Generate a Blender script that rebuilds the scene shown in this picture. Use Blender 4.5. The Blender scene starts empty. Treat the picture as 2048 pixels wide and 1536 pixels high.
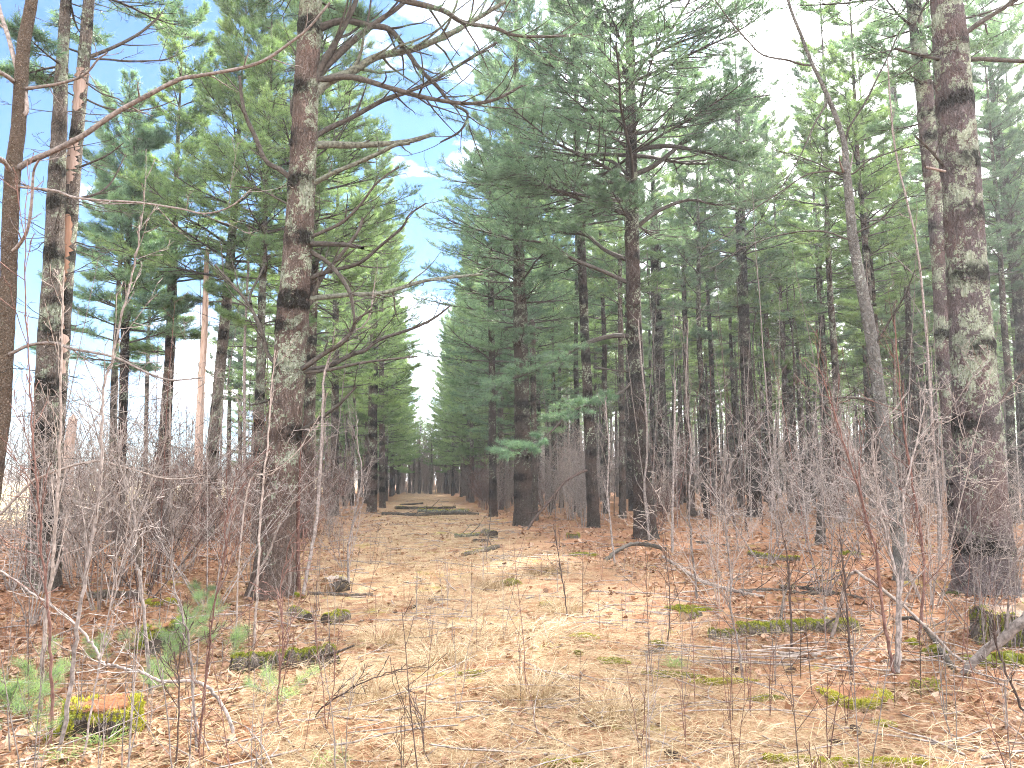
import bpy, math, time
import numpy as np
from mathutils import Vector
T0 = time.time()
AZ = 36
PI = math.pi
rad = math.radians
rng = np.random.default_rng(7)
C = bpy.context.scene.collection
SC = bpy.context.scene

# ------------------------------------------------------------------ camera maths (photo is 2048x1536)
FPX = 1530.0
PITCH = math.atan2(192.0, FPX)
CAMZ = 1.55
cp, sp_ = math.cos(PITCH), math.sin(PITCH)

def ray(px, py):
    u = (px - 1024.0) / FPX; v = (768.0 - py) / FPX
    return np.array([u, cp - v * sp_, sp_ + v * cp])

def gz(x, y):
    x = np.asarray(x, float); y = np.asarray(y, float)
    z = 0.035 * np.sin(.7 * x + .3) * np.cos(.6 * y) + 0.03 * np.sin(1.9 * x + 1) * np.sin(1.7 * y + 2)
    z = z + 0.015 * np.sin(4.3 * x + 2 * np.sin(1.3 * y)) * np.sin(3.9 * y + 1) + 0.10 * np.sin(.11 * x + 1.0) * np.sin(.09 * y)
    r = x + 0.115 * y
    return z + 0.10 * np.exp(-((y - 34) / 6.0) ** 2) * np.exp(-(r / 9.0) ** 2)

def G(px, py):
    d = ray(px, py); z = 0.0
    for _ in range(6):
        t = (CAMZ - z) / -d[2]
        x, y = d[0] * t, d[1] * t
        z = float(gz(x, y))
    return np.array([x, y, z])

def D(px, py, Y):
    d = ray(px, py)
    return np.array([d[0] * Y / d[1], Y, CAMZ + d[2] * Y / d[1]])

def rel(x, y): return x + 0.115 * y          # sideways distance from the lane's centre line

# ------------------------------------------------------------------ materials
def new_mat(name):
    m = bpy.data.materials.new(name); m.use_nodes = True
    nt = m.node_tree; nt.nodes.clear()
    return m, nt
def node(nt, t, ins=None, **kw):
    n = nt.nodes.new(t)
    for k, v in kw.items(): setattr(n, k, v)
    for k, v in (ins or {}).items():
        s = n.inputs[k]
        if isinstance(v, bpy.types.NodeSocket): nt.links.new(v, s)
        else: s.default_value = v
    return n
def rgb(c): return (c[0], c[1], c[2], 1.0)
def mix(nt, f, a, b, mode='MIX'):
    n = node(nt, 'ShaderNodeMix', data_type='RGBA', blend_type=mode)
    for s, v in ((n.inputs[0], f), (n.inputs[6], a), (n.inputs[7], b)):
        if isinstance(v, bpy.types.NodeSocket): nt.links.new(v, s)
        elif isinstance(v, (tuple, list)): s.default_value = rgb(v)
        else: s.default_value = v
    return n.outputs[2]
def math_(nt, op, a, b=0.0, c=0.0, clamp=False):
    n = node(nt, 'ShaderNodeMath', operation=op, use_clamp=clamp)
    for i, v in enumerate((a, b, c)):
        if isinstance(v, bpy.types.NodeSocket): nt.links.new(v, n.inputs[i])
        else: n.inputs[i].default_value = v
    return n.outputs[0]
def remap(nt, v, a, b, c=0.0, d=1.0):
    n = node(nt, 'ShaderNodeMapRange', {'Value': v, 'From Min': a, 'From Max': b, 'To Min': c, 'To Max': d})
    return n.outputs[0]
def coords(nt, scale=(1, 1, 1), kind='Object'):
    tc = node(nt, 'ShaderNodeTexCoord')
    oi = node(nt, 'ShaderNodeObjectInfo')
    loc = node(nt, 'ShaderNodeVectorMath', {0: (37.0, 53.0, 71.0), 3: oi.outputs['Random']}, operation='SCALE')
    ad = node(nt, 'ShaderNodeVectorMath', {0: tc.outputs[kind], 1: loc.outputs[0]}, operation='ADD')
    mp = node(nt, 'ShaderNodeMapping', {'Vector': ad.outputs[0], 'Scale': scale})
    return mp.outputs[0], ad.outputs[0], oi
def noise(nt, vec, scale, detail=4, rough=.55):
    return node(nt, 'ShaderNodeTexNoise', {'Vector': vec, 'Scale': scale, 'Detail': detail, 'Roughness': rough}).outputs[0]
def finish(m, nt, col, rough=.9, bump=None, bstr=.5, bdist=.01, spec=.08):
    b = node(nt, 'ShaderNodeBsdfPrincipled', {'Roughness': rough, 'Specular IOR Level': spec})
    if isinstance(col, bpy.types.NodeSocket): nt.links.new(col, b.inputs['Base Color'])
    else: b.inputs['Base Color'].default_value = rgb(col)
    if bump is not None:
        bn = node(nt, 'ShaderNodeBump', {'Height': bump, 'Strength': bstr, 'Distance': bdist})
        nt.links.new(bn.outputs[0], b.inputs['Normal'])
    o = node(nt, 'ShaderNodeOutputMaterial', {'Surface': b.outputs[0]})
    return m

def bark(name, dark=(.075, .052, .042), light=(.24, .19, .165), lichen=.5, red=.35, vs=.28, sc=16.0, lc=(.34, .365, .285)):
    m, nt = new_mat(name)
    v, raw, oi = coords(nt, (1, 1, vs))
    wob = noise(nt, v, 7, 3)
    wv = node(nt, 'ShaderNodeVectorMath', {0: v, 1: wob}, operation='ADD').outputs[0]
    vo = node(nt, 'ShaderNodeTexVoronoi', {'Vector': wv, 'Scale': sc}, feature='DISTANCE_TO_EDGE').outputs[0]
    fine = noise(nt, raw, 60, 5, .7)
    plate = remap(nt, vo, 0.02, .34)
    c = mix(nt, plate, dark, light)
    c = mix(nt, math_(nt, 'MULTIPLY', remap(nt, fine, .35, .7), .6), c, (light[0] * 1.35, light[1] * 1.33, light[2] * 1.3))
    big = noise(nt, raw, 1.3, 3)
    rd = math_(nt, 'MULTIPLY', remap(nt, big, .45, .62), red)
    c = mix(nt, rd, c, (.13, .072, .058))
    c = mix(nt, remap(nt, noise(nt, raw, 5, 4, .6), .58, .72, 0, .7), c, (.045, .034, .03))
    # pale speckles
    sp = node(nt, 'ShaderNodeTexVoronoi', {'Vector': raw, 'Scale': 42.0}, feature='F1').outputs[0]
    c = mix(nt, math_(nt, 'MULTIPLY', remap(nt, sp, .22, .12), .5), c, (.28, .26, .24))
    # lichen rosettes
    lv = node(nt, 'ShaderNodeVectorMath', {0: raw, 1: noise(nt, raw, 9, 3, .6)}, operation='ADD').outputs[0]
    l1 = node(nt, 'ShaderNodeTexVoronoi', {'Vector': lv, 'Scale': 6.5, 'Randomness': 1.0}, feature='F1').outputs[0]
    zone = noise(nt, raw, 1.6, 2)
    zz_ = node(nt, 'ShaderNodeSeparateXYZ', {0: node(nt, 'ShaderNodeTexCoord').outputs['Object']}).outputs[2]
    lim = math_(nt, 'MULTIPLY', remap(nt, zone, .34, .56), remap(nt, zz_, 1.0, 3.4, lichen * .45, lichen * .98))
    ed = math_(nt, 'ADD', l1, math_(nt, 'MULTIPLY', math_(nt, 'SUBTRACT', fine, .5), .5))
    lm = math_(nt, 'MULTIPLY', math_(nt, 'SUBTRACT', lim, ed), 9.0, clamp=True)
    lcol = mix(nt, remap(nt, noise(nt, raw, 30, 3), .35, .65), (lc[0] * .55, lc[1] * .6, lc[2] * .5), lc)
    c = mix(nt, math_(nt, 'MULTIPLY', lm, .92), c, lcol)
    at = node(nt, 'ShaderNodeAttribute', attribute_name='whorl').outputs['Fac']
    wn = math_(nt, 'MULTIPLY', at, remap(nt, noise(nt, raw, 8, 4, .65), .3, .55))
    c = mix(nt, math_(nt, 'MINIMUM', wn, .93), c, (.009, .008, .006))
    rv = remap(nt, oi.outputs['Random'], 0, 1, .75, 1.2)
    c = mix(nt, 1.0, c, node(nt, 'ShaderNodeCombineColor', {0: rv, 1: rv, 2: rv}).outputs[0], 'MULTIPLY')
    h = math_(nt, 'ADD', math_(nt, 'MULTIPLY', plate, .7), math_(nt, 'MULTIPLY', fine, .5))
    return finish(m, nt, c, .9, h, 1.0, .04)

def plain(name, a, b, sc=20, stretch=(1, 1, .2), rough=.85, var=.25, bstr=.3):
    m, nt = new_mat(name)
    v, raw, oi = coords(nt, stretch)
    n = noise(nt, v, sc, 4, .6)
    c = mix(nt, remap(nt, n, .3, .7), a, b)
    rv = remap(nt, oi.outputs['Random'], 0, 1, 1 - var, 1 + var)
    c = mix(nt, 1.0, c, node(nt, 'ShaderNodeCombineColor', {0: rv, 1: rv, 2: rv}).outputs[0], 'MULTIPLY')
    return finish(m, nt, c, rough, n, bstr, .005)

def tinted(name, cols, trans=.0, rough=.7, tcol=None, objvar=.2, sheen=.2):
    """colour driven by the per-face-cluster 'tint' attribute (0..1), with optional translucency"""
    m, nt = new_mat(name)
    at = node(nt, 'ShaderNodeAttribute', attribute_name='tint').outputs['Fac']
    rp = node(nt, 'ShaderNodeValToRGB', {0: at})
    el = rp.color_ramp.elements
    while len(el) < len(cols): el.new(.5)
    for i, c in enumerate(cols):
        el[i].position = i / (len(cols) - 1); el[i].color = rgb(c)
    oi = node(nt, 'ShaderNodeObjectInfo')
    rv = remap(nt, oi.outputs['Random'], 0, 1, 1 - objvar, 1 + objvar)
    c = mix(nt, 1.0, rp.outputs[0], node(nt, 'ShaderNodeCombineColor', {0: rv, 1: rv, 2: rv}).outputs[0], 'MULTIPLY')
    b = node(nt, 'ShaderNodeBsdfPrincipled', {'Roughness': rough, 'Specular IOR Level': sheen, 'Base Color': c})
    out = b.outputs[0]
    if trans > 0:
        tc = mix(nt, 1.0, c, tcol or (1.3, 1.25, .6), 'MULTIPLY')
        t = node(nt, 'ShaderNodeBsdfTranslucent', {'Color': tc})
        out = node(nt, 'ShaderNodeMixShader', {0: trans, 1: b.outputs[0], 2: t.outputs[0]}).outputs[0]
    node(nt, 'ShaderNodeOutputMaterial', {'Surface': out})
    return m

M = {}
M['pine'] = bark('pine_bark', dark=(.022,.017,.014), light=(.10,.08,.068), lichen=.5, red=.3)
M['pine_left'] = bark('pine_bark_reddish', dark=(.045, .031, .026), light=(.155, .118, .10), lichen=.68, red=.28, sc=15)
M['pine_dark'] = bark('pine_bark_dark', dark=(.010, .008, .007), light=(.055, .044, .038), lichen=.5, red=.2)
M['pine_lich'] = bark('pine_bark_lichen', dark=(.035, .027, .027), light=(.135, .108, .108), lichen=.72, red=.35, sc=15)
M['pine_grey'] = bark('pine_bark_grey', dark=(.045, .036, .031), light=(.17, .143, .122), lichen=.6, red=.1)
M['smooth'] = bark('smooth_grey_bark', dark=(.09, .084, .077), light=(.19, .178, .165), lichen=.35, red=.0, vs=.6, sc=9, lc=(.42, .44, .40))
M['young'] = bark('young_brown_bark', dark=(.045, .032, .023), light=(.14, .105, .078), lichen=.15, red=.1, vs=.8, sc=40)
M['deadwood'] = plain('peeled_deadwood', (.19, .125, .095), (.36, .27, .225), 30, (1, 1, .12))
M['rawwood'] = plain('raw_orange_wood', (.13, .07, .045), (.24, .14, .095), 22, (1, 1, .1))
M['limb'] = plain('limb_bark', (.022, .019, .016), (.08, .068, .058), 28, (1, 1, 1), var=.15, bstr=.6)
M['limb_lich'] = plain('limb_bark_lichen', (.025, .022, .018), (.15, .155, .12), 22, (1, 1, 1), var=.1, bstr=.7)
M['twig'] = plain('twig_bark', (.065, .053, .047), (.25, .21, .19), 30, (1, 1, 1), var=.25)
M['twig_pale'] = plain('pale_twig_bark', (.11, .085, .072), (.28, .23, .20), 30, (1, 1, 1), var=.2)
M['twig_dark'] = plain('dark_twig_bark', (.025, .018, .015), (.09, .062, .053), 30, (1, 1, 1), var=.3)
M['twig_red'] = plain('reddish_stem_bark', (.06, .03, .024), (.15, .085, .07), 30, (1, 1, 1), var=.25)
M['moss'] = tinted('moss', [(.05, .06, .010), (.18, .19, .022), (.42, .39, .05)], .15, .9)
M['moss_dark'] = tinted('dark_moss', [(.03, .04, .01), (.08, .10, .02), (.16, .18, .035)], .1, .9)
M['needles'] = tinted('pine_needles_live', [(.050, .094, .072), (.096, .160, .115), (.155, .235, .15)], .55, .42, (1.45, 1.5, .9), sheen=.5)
M['needles_lit'] = tinted('pine_needles_sunlit', [(.075, .124, .070), (.125, .195, .095), (.195, .27, .13)], .55, .42, (1.45, 1.5, .8), sheen=.5)  # lighter copy of the needles: sunlit brightness put into the colour
M['needles_rust'] = tinted('dead_needles', [(.25, .09, .03), (.42, .18, .07)], .2)
M['leaf'] = tinted('dry_leaf', [(.055, .026, .014), (.15, .078, .044), (.26, .15, .095), (.36, .255, .185)], .2, .65, (1.2, 1.0, .8))
M['straw'] = tinted('dry_straw', [(.10, .06, .032), (.24, .17, .095), (.41, .325, .21)], .2, .6, (1.1, 1, .8))
M['litter'] = tinted('fallen_needles', [(.10, .036, .016), (.21, .088, .042), (.31, .155, .08)], .1, .7)
M['grassgreen'] = tinted('green_grass', [(.10, .17, .05), (.22, .32, .10)], .3, .6)
M['endgrain'] = plain('sawn_end', (.09, .055, .032), (.20, .125, .07), 14, (1, 1, 1))
M['black'] = plain('rotten_black', (.012, .010, .009), (.05, .038, .03), 18, (1, 1, .4))
M['stumpbark'] = bark('stump_bark', dark=(.035, .028, .024), light=(.20, .165, .14), lichen=.2, red=.1, vs=.2, sc=18)

def ground_mat():
    m, nt = new_mat('forest_floor')
    tc = node(nt, 'ShaderNodeTexCoord').outputs['Object']
    n1 = noise(nt, tc, .35, 4); n2 = noise(nt, tc, 3.0, 6, .65); n3 = noise(nt, tc, 38, 5, .7); n4 = noise(nt, tc, 11, 4, .7)
    xyz = node(nt, 'ShaderNodeSeparateXYZ', {0: tc})
    lane = math_(nt, 'ABSOLUTE', math_(nt, 'ADD', xyz.outputs[0], math_(nt, 'MULTIPLY', xyz.outputs[1], .115)))
    lanem = remap(nt, math_(nt, 'ADD', lane, math_(nt, 'MULTIPLY', n1, 3)), 5.2, 3.0)
    duff = mix(nt, remap(nt, n3, .32, .68), (.10, .043, .022), (.27, .135, .074))
    duff = mix(nt, remap(nt, n2, .52, .66, 0, .8), duff, (.235, .125, .068))
    straw = mix(nt, remap(nt, n3, .35, .65), (.18, .115, .065), (.39, .29, .18))
    c = mix(nt, math_(nt, 'MULTIPLY', lanem, remap(nt, n2, .38, .55)), duff, straw)
    c = mix(nt, remap(nt, n4, .56, .68, 0, .8), c, (.06, .034, .02))
    c = mix(nt, math_(nt, 'MULTIPLY', remap(nt, noise(nt, tc, 1.1, 4), .60, .68), remap(nt, n4, .45, .55, 0, .75)), c, (.20, .20, .035))
    fieldm = remap(nt, math_(nt, 'ADD', xyz.outputs[0], math_(nt, 'MULTIPLY', xyz.outputs[1], .115)), -13, -18)
    c = mix(nt, fieldm, c, mix(nt, n2, (.40, .32, .18), (.52, .44, .28)))
    h = math_(nt, 'ADD', math_(nt, 'MULTIPLY', n4, .6), n3)
    return finish(m, nt, c, .95, h, .8, .03, .1)
M['ground'] = ground_mat()

# ------------------------------------------------------------------ mesh building
class MB:
    def __init__(s): s.V = []; s.F = []; s.n = 0; s.A = {}
    def add(s, V, F, mat=0, smooth=True, **attrs):
        V = np.asarray(V, np.float32).reshape(-1, 3)
        if len(V) == 0: return
        F = F if isinstance(F, list) else [F]
        for f in F: s.F.append((np.asarray(f, np.int32) + s.n, mat, smooth))
        for k, a in attrs.items():
            s.A.setdefault(k, []).append((s.n, np.broadcast_to(np.asarray(a, np.float32), (len(V),))))
        s.V.append(V); s.n += len(V)
    def mesh(s, name, mats, off=None):
        me = bpy.data.meshes.new(name)
        V = np.concatenate(s.V) if s.V else np.zeros((0, 3), np.float32)
        if off is not None: V = V - np.asarray(off, np.float32)
        me.vertices.add(len(V)); me.vertices.foreach_set('co', V.ravel())
        loops = np.concatenate([f.ravel() for f, _, _ in s.F])
        tot = np.concatenate([np.full(len(f), f.shape[1], np.int32) for f, _, _ in s.F])
        mi = np.concatenate([np.full(len(f), m, np.int32) for f, m, _ in s.F])
        sm = np.concatenate([np.full(len(f), q, bool) for f, _, q in s.F])
        me.loops.add(len(loops)); me.loops.foreach_set('vertex_index', loops)
        me.polygons.add(len(tot))
        st = np.concatenate([[0], np.cumsum(tot)[:-1]]).astype(np.int32)
        me.polygons.foreach_set('loop_start', st)
        me.polygons.foreach_set('material_index', mi)
        me.polygons.foreach_set('use_smooth', sm)
        me.update(calc_edges=True)
        for k, lst in s.A.items():
            arr = np.zeros(len(V), np.float32)
            for o, a in lst: arr[o:o + len(a)] = a
            at = me.attributes.new(k, 'FLOAT', 'POINT'); at.data.foreach_set('value', arr)
        for m in mats: me.materials.append(M[m])
        return me

def obj(name, mb, mats, parent=None, off=None, data=None):
    me = data or mb.mesh(name, mats, off)
    o = bpy.data.objects.new(name, me); C.objects.link(o)
    if parent: o.parent = parent
    elif off is not None: o.location = off
    return o
def tag(o, label=None, cat=None, group=None, kind=None):
    if label: o['label'] = label
    if cat: o['category'] = cat
    if group: o['group'] = group
    if kind: o['kind'] = kind
    return o
def thing(name, loc, label, cat, group=None):
    o = bpy.data.objects.new(name, None); C.objects.link(o)
    o.location = [float(a) for a in loc]; o.empty_display_size = .2
    return tag(o, label, cat, group)
def dup(src, loc, rz, s, label=None, group=None, sz=None):
    r = src.copy(); C.objects.link(r)
    r.location = [float(a) for a in loc]; r.rotation_euler = (0, 0, rz); r.scale = (s, s, sz or s)
    if label: r['label'] = label
    if group: r['group'] = group
    for ch in KIDS.get(src.name, []):
        c = ch.copy(); C.objects.link(c); c.parent = r
    return r
KIDS = {}
def kids(root, *ch): KIDS[root.name] = list(ch)

def nrm(a): return a / np.maximum(np.linalg.norm(a, axis=-1, keepdims=True), 1e-9)
def catmull(P, per=5):
    P = np.asarray(P, float)
    if len(P) < 3:
        t = np.linspace(0, 1, per * (len(P) - 1) + 1)[:, None]
        return P[0] * (1 - t) + P[-1] * t
    Q = np.vstack([2 * P[0] - P[1], P, 2 * P[-1] - P[-2]])
    out = []
    for i in range(1, len(Q) - 2):
        t = np.linspace(0, 1, per, endpoint=False)[:, None]
        p0, p1, p2, p3 = Q[i - 1:i + 3]
        out.append(.5 * (2 * p1 + (p2 - p0) * t + (2 * p0 - 5 * p1 + 4 * p2 - p3) * t ** 2 + (3 * p1 - p0 - 3 * p2 + p3) * t ** 3))
    out.append(P[-1:])
    return np.vstack(out)
def tubes(P, R, k=3):
    """P (B,M,3), R (B,M) -> verts, quads"""
    B, Mn, _ = P.shape
    T = nrm(np.gradient(P, axis=1))
    ov = nrm(P[:, -1] - P[:, 0] + 1e-9)
    ref = np.where(np.abs(ov[:, 2:3]) > .8, np.array([[1., .13, 0]]), np.array([[0., .0, 1.]]))[:, None, :]
    N = nrm(ref - T * (ref * T).sum(-1, keepdims=True)); Bn = np.cross(T, N)
    a = np.arange(k) * 2 * PI / k
    V = P[:, :, None, :] + R[:, :, None, None] * (N[:, :, None, :] * np.cos(a)[None, None, :, None] + Bn[:, :, None, :] * np.sin(a)[None, None, :, None])
    i = np.arange(k); j = (i + 1) % k
    q = np.stack([i, j, j + k, i + k], -1)[None] + (np.arange(Mn - 1) * k)[:, None, None]
    q = q[None] + (np.arange(B) * Mn * k)[:, None, None, None]
    return V.reshape(-1, 3), q.reshape(-1, 4)

def curves(r, O, az, el, L, up=0., wob=.15, Mn=6, droop=0.):
    """integrate curved branches -> P (B,M,3), per-point az, el"""
    B = len(O); t = np.linspace(0, 1, Mn)
    A = az[:, None] + np.cumsum(r.normal(0, wob, (B, Mn)), 1) * (t[None] > 0)
    up = np.broadcast_to(up, (B,))
    E = el[:, None] + up[:, None] * t[None] ** 1.5 - droop * np.sin(PI * t)[None] + r.normal(0, wob * .6, (B, Mn)) * (t[None] > 0)
    d = np.stack([np.cos(E) * np.cos(A), np.cos(E) * np.sin(A), np.sin(E)], -1)
    seg = (L / (Mn - 1))[:, None, None] * d
    P = O[:, None] + np.concatenate([np.zeros((B, 1, 3)), np.cumsum(seg[:, :-1], 1)], 1)
    return P, A, E
def sample(P, A, E, R, t):
    """t (B,n) in 0..1 -> positions, az, el, r"""
    Mn = P.shape[1]; f = np.clip(t, 0, .9999) * (Mn - 1); i = f.astype(int); w = f - i
    b = np.arange(len(P))[:, None]
    g = lambda X: X[b, i] * (1 - w if X.ndim == 2 else (1 - w)[..., None]) + X[b, i + 1] * (w if X.ndim == 2 else w[..., None])
    return g(P), A[b, i], E[b, i], g(R)
def children(r, P, A, E, R, L, n, t0, t1, lf, ang=(.6, 1.1), elm=.5, eln=.15, side=True, rf=.55, taper=.6):
    B = len(P)
    t = t0 + (t1 - t0) * (np.arange(n)[None] + r.random((B, n))) / n
    O, a, e, rr = sample(P, A, E, R, t)
    s = np.where((np.arange(n)[None] + r.integers(0, 2, (B, 1))) % 2 == 0, 1., -1.)
    if side: na = a + s * r.uniform(ang[0], ang[1], (B, n)); ne = e * elm + r.normal(0, eln, (B, n))
    else: na = r.uniform(0, 2 * PI, (B, n)); ne = e * elm + r.uniform(ang[0], ang[1], (B, n))
    nl = L[:, None] * lf * (1 - taper * (t - t0) / (t1 - t0 + 1e-6)) * r.uniform(.55, 1.15, (B, n))
    return O.reshape(-1, 3), na.ravel(), ne.ravel(), nl.ravel(), (rr * rf).ravel()

def needle_tufts(mb, r, Pt, Dt, n, ln, w, mat, tint=None, spread=.9, up=.25):
    B = len(Pt)
    if B == 0: return
    rs = nrm(r.normal(0, 1, (B, n, 3)))
    d = nrm(Dt[:, None] * .75 + rs * spread + np.array([0, 0, up]))
    L = ln * r.uniform(.7, 1.15, (B, n, 1))
    s = nrm(np.cross(d, r.normal(0, 1, (B, n, 3)))) * w * .5
    P0 = Pt[:, None] + r.normal(0, .012, (B, n, 3))
    V = np.stack([P0 - s, P0 + s, P0 + d * L], 2)
    F = np.arange(B * n * 3).reshape(-1, 3)
    if tint is None: tint = r.random(B)
    tt = np.clip(tint[:, None, None] + r.normal(0, .08, (B, n, 1)), 0, 1) * np.ones((1, 1, 3))
    mb.add(V.reshape(-1, 3), F, mat, False, tint=tt.ravel())

LODS = {0: dict(n2=20, n3=7, t=(.3, .65, 1.), n=18, ln=.12, w=.009),
        1: dict(n2=13, n3=5, t=(.2, .6, 1.), n=10, ln=.14, w=.0095),
        2: dict(n2=10, n3=5, t=(.3, 1.), n=9, ln=.20, w=.018)}

def boughs(fol, r, O, az, el, L, r0, lod, wood=0, leafm=1, up=.35, dens=1.):
    q = LODS[lod]; B = len(O)
    P, A, E = curves(r, O, az, el, L, up, .07, 7, .1)
    R = r0[:, None] * np.linspace(1, .25, 7)[None]
    v, f = tubes(P, R, 4 if lod == 0 else 3); fol.add(v, f, wood)
    n2 = max(3, int(q['n2'] * dens))
    O2, a2, e2, l2, r2 = children(r, P, A, E, R, L, n2, .22, .98, .46, (.5, 1.0), .7, .12, taper=.62)
    P2, A2, E2 = curves(r, O2, a2, e2, l2, .3, .09, 4)
    R2 = np.maximum(r2, .003)[:, None] * np.linspace(1, .4, 4)[None]
    v, f = tubes(P2, R2, 3); fol.add(v, f, wood)
    O3, a3, e3, l3, r3 = children(r, P2, A2, E2, R2, l2, q['n3'], .2, 1., .42, (.4, .95), .8, .2, taper=.5)
    l3 = np.maximum(l3, .12)
    P3, A3, E3 = curves(r, O3, a3, e3, l3, .35, .1, 3)
    if lod < 2:
        R3 = np.full((len(O3), 3), .003 if lod == 0 else .004); v, f = tubes(P3, R3, 3); fol.add(v, f, wood)
    tt = np.tile(np.array(q['t'])[None], (len(O3), 1))
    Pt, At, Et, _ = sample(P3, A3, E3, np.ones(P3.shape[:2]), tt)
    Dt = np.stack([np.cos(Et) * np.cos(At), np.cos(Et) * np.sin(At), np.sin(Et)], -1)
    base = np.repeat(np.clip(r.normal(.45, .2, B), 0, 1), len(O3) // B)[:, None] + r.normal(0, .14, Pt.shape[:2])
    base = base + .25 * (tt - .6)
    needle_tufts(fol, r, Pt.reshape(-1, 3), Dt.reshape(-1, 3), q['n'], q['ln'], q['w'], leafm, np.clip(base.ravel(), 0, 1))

def crown(fol, r, axis, z0, z1, R, nw, lod, shape=.75, per=5, low_el=0., azs=None, dens=1., lowcut=.35, gapf=.0):
    """axis(z)->xy ; whorls from z0 to z1"""
    zs = np.linspace(z0, z1, nw) + r.normal(0, .08, nw)
    O, az, el, L = [], [], [], []
    for i, z in enumerate(zs):
        t = (z - z0) / max(z1 - z0, .1)
        n = per if t < .8 else 4
        a0 = r.uniform(0, 2 * PI)
        for k in range(n):
            if r.random() < gapf + (.35 if t < .15 else .08): continue
            a = a0 + k * 2 * PI / n + r.normal(0, .25)
            if azs is not None and not azs(a, t): continue
            sh = max(0, 1 - t) ** shape * min(1, lowcut + t * 3.5)
            l = max(.85 + .3 * r.random(), R * sh * r.uniform(.65, 1.15))
            xy = axis(z)
            O.append((xy[0], xy[1], z)); az.append(a); L.append(l)
            el.append(low_el + .05 + .75 * t + r.normal(0, .10))
    if not O: return
    O, az, el, L = map(np.array, (O, az, el, L))
    boughs(fol, r, O, az, el, L, .012 + L * .011, lod, dens=dens)

def dead_limbs(mb, r, axis, z0, z1, n, Lm, mat=0, k2=4, k3=2, rr=.012, trunk_r=.1):
    z = np.sort(r.uniform(0, 1, n)) * (z1 - z0) + z0
    w = .62; z = np.round(z / w) * w + r.normal(0, .04, n)
    xy = np.array([axis(q) for q in z])
    O = np.column_stack([xy, z]); az = r.uniform(0, 2 * PI, n)
    L = Lm * r.uniform(.25, 1.15, n) * (.45 + .55 * (z - z0) / (z1 - z0 + .01))
    P, A, E = curves(r, O, az, r.normal(.05, .22, n), L, .35, .13, 6, .12)
    R = (rr * (.6 + .7 * r.random(n)))[:, None] * np.linspace(1, .3, 6)[None]
    v, f = tubes(P, R, 4); mb.add(v, f, mat)
    if k2:
        O2, a2, e2, l2, r2 = children(r, P, A, E, R, L, k2, .25, 1., .42, (.4, 1.1), .6, .25)
        P2, A2, E2 = curves(r, O2, a2, e2, l2, .2, .16, 4); R2 = np.maximum(r2, .0035)[:, None] * np.linspace(1, .5, 4)[None]
        v, f = tubes(P2, R2, 3); mb.add(v, f, mat)
        if k3:
            O3, a3, e3, l3, r3 = children(r, P2, A2, E2, R2, l2, k3, .25, 1., .5, (.4, 1.), .6, .3)
            P3, A3, E3 = curves(r, O3, a3, e3, l3, .1, .2, 3); R3 = np.full(P3.shape[:2], .003)
            v, f = tubes(P3, R3, 3); mb.add(v, f, mat)

def trunk(mb, r, pts, radii, sides=16, step=.15, flare=0., wz=None, lump=.05, top_cap=False, mat=0, wsp=.62):
    pts = np.asarray(pts, float); s = np.concatenate([[0], np.cumsum(np.linalg.norm(np.diff(pts, axis=0), axis=1))])
    P = catmull(pts, 8); sp = np.concatenate([[0], np.cumsum(np.linalg.norm(np.diff(P, axis=0), axis=1))])
    n = max(4, int(sp[-1] / step)); q = np.linspace(0, sp[-1], n)
    P = np.stack([np.interp(q, sp, P[:, i]) for i in range(3)], 1)
    Rr = np.interp(q, s / s[-1] * sp[-1], radii)
    if wz is None: wz = np.arange(1.0, 60, wsp) + r.normal(0, .07, len(np.arange(1.0, 60, wsp)))
    dz = np.min(np.abs(P[:, 2:3] - wz[None]), axis=1)
    wh = np.exp(-(dz / .13) ** 2)
    str_ = np.array([.35 + .65 * r.random() for _ in wz])[np.argmin(np.abs(P[:, 2:3] - wz[None]), axis=1)]
    h = P[:, 2] - pts[0, 2]
    Rr = Rr * (1 + .07 * wh * str_)
    a = np.arange(sides) * 2 * PI / sides
    ph = r.uniform(0, 6, 6)
    fl = flare * np.exp(-np.maximum(h, 0) / .22)
    lob = 1 + .35 * np.sin(a * 3 + ph[0])[None] * 1 + .25 * np.sin(a * 5 + ph[1])[None]
    rr = Rr[:, None] * (1 + lump * (np.sin(a * 2 + ph[2])[None] * np.sin(h * 1.3 + ph[3])[:, None] + .6 * np.sin(a * 3 + ph[4])[None] * np.sin(h * 2.9 + ph[5])[:, None]))
    rr = rr + fl[:, None] * np.clip(lob, .1, 3) + r.normal(0, .018, (n, sides)) * Rr[:, None]
    V = np.stack([P[:, None, 0] + rr * np.cos(a)[None], P[:, None, 1] + rr * np.sin(a)[None], np.broadcast_to(P[:, None, 2], rr.shape)], -1)
    i = np.arange(sides); j = (i + 1) % sides
    Q = (np.stack([i, j, j + sides, i + sides], -1)[None] + (np.arange(n - 1) * sides)[:, None, None]).reshape(-1, 4)
    patch = .55 + .45 * np.sin(a[None] * 1 + np.cumsum(r.normal(0, .5, n))[:, None])
    mb.add(V.reshape(-1, 3), Q, mat, True, whorl=((wh * str_)[:, None] * patch * 2.6).ravel())
    if top_cap:
        tip = np.vstack([V[-1], V[-1].mean(0) + [0, 0, Rr[-1] * 1.5]])
        mb.add(tip, np.stack([i, j, np.full(sides, sides)], -1), mat)

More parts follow.
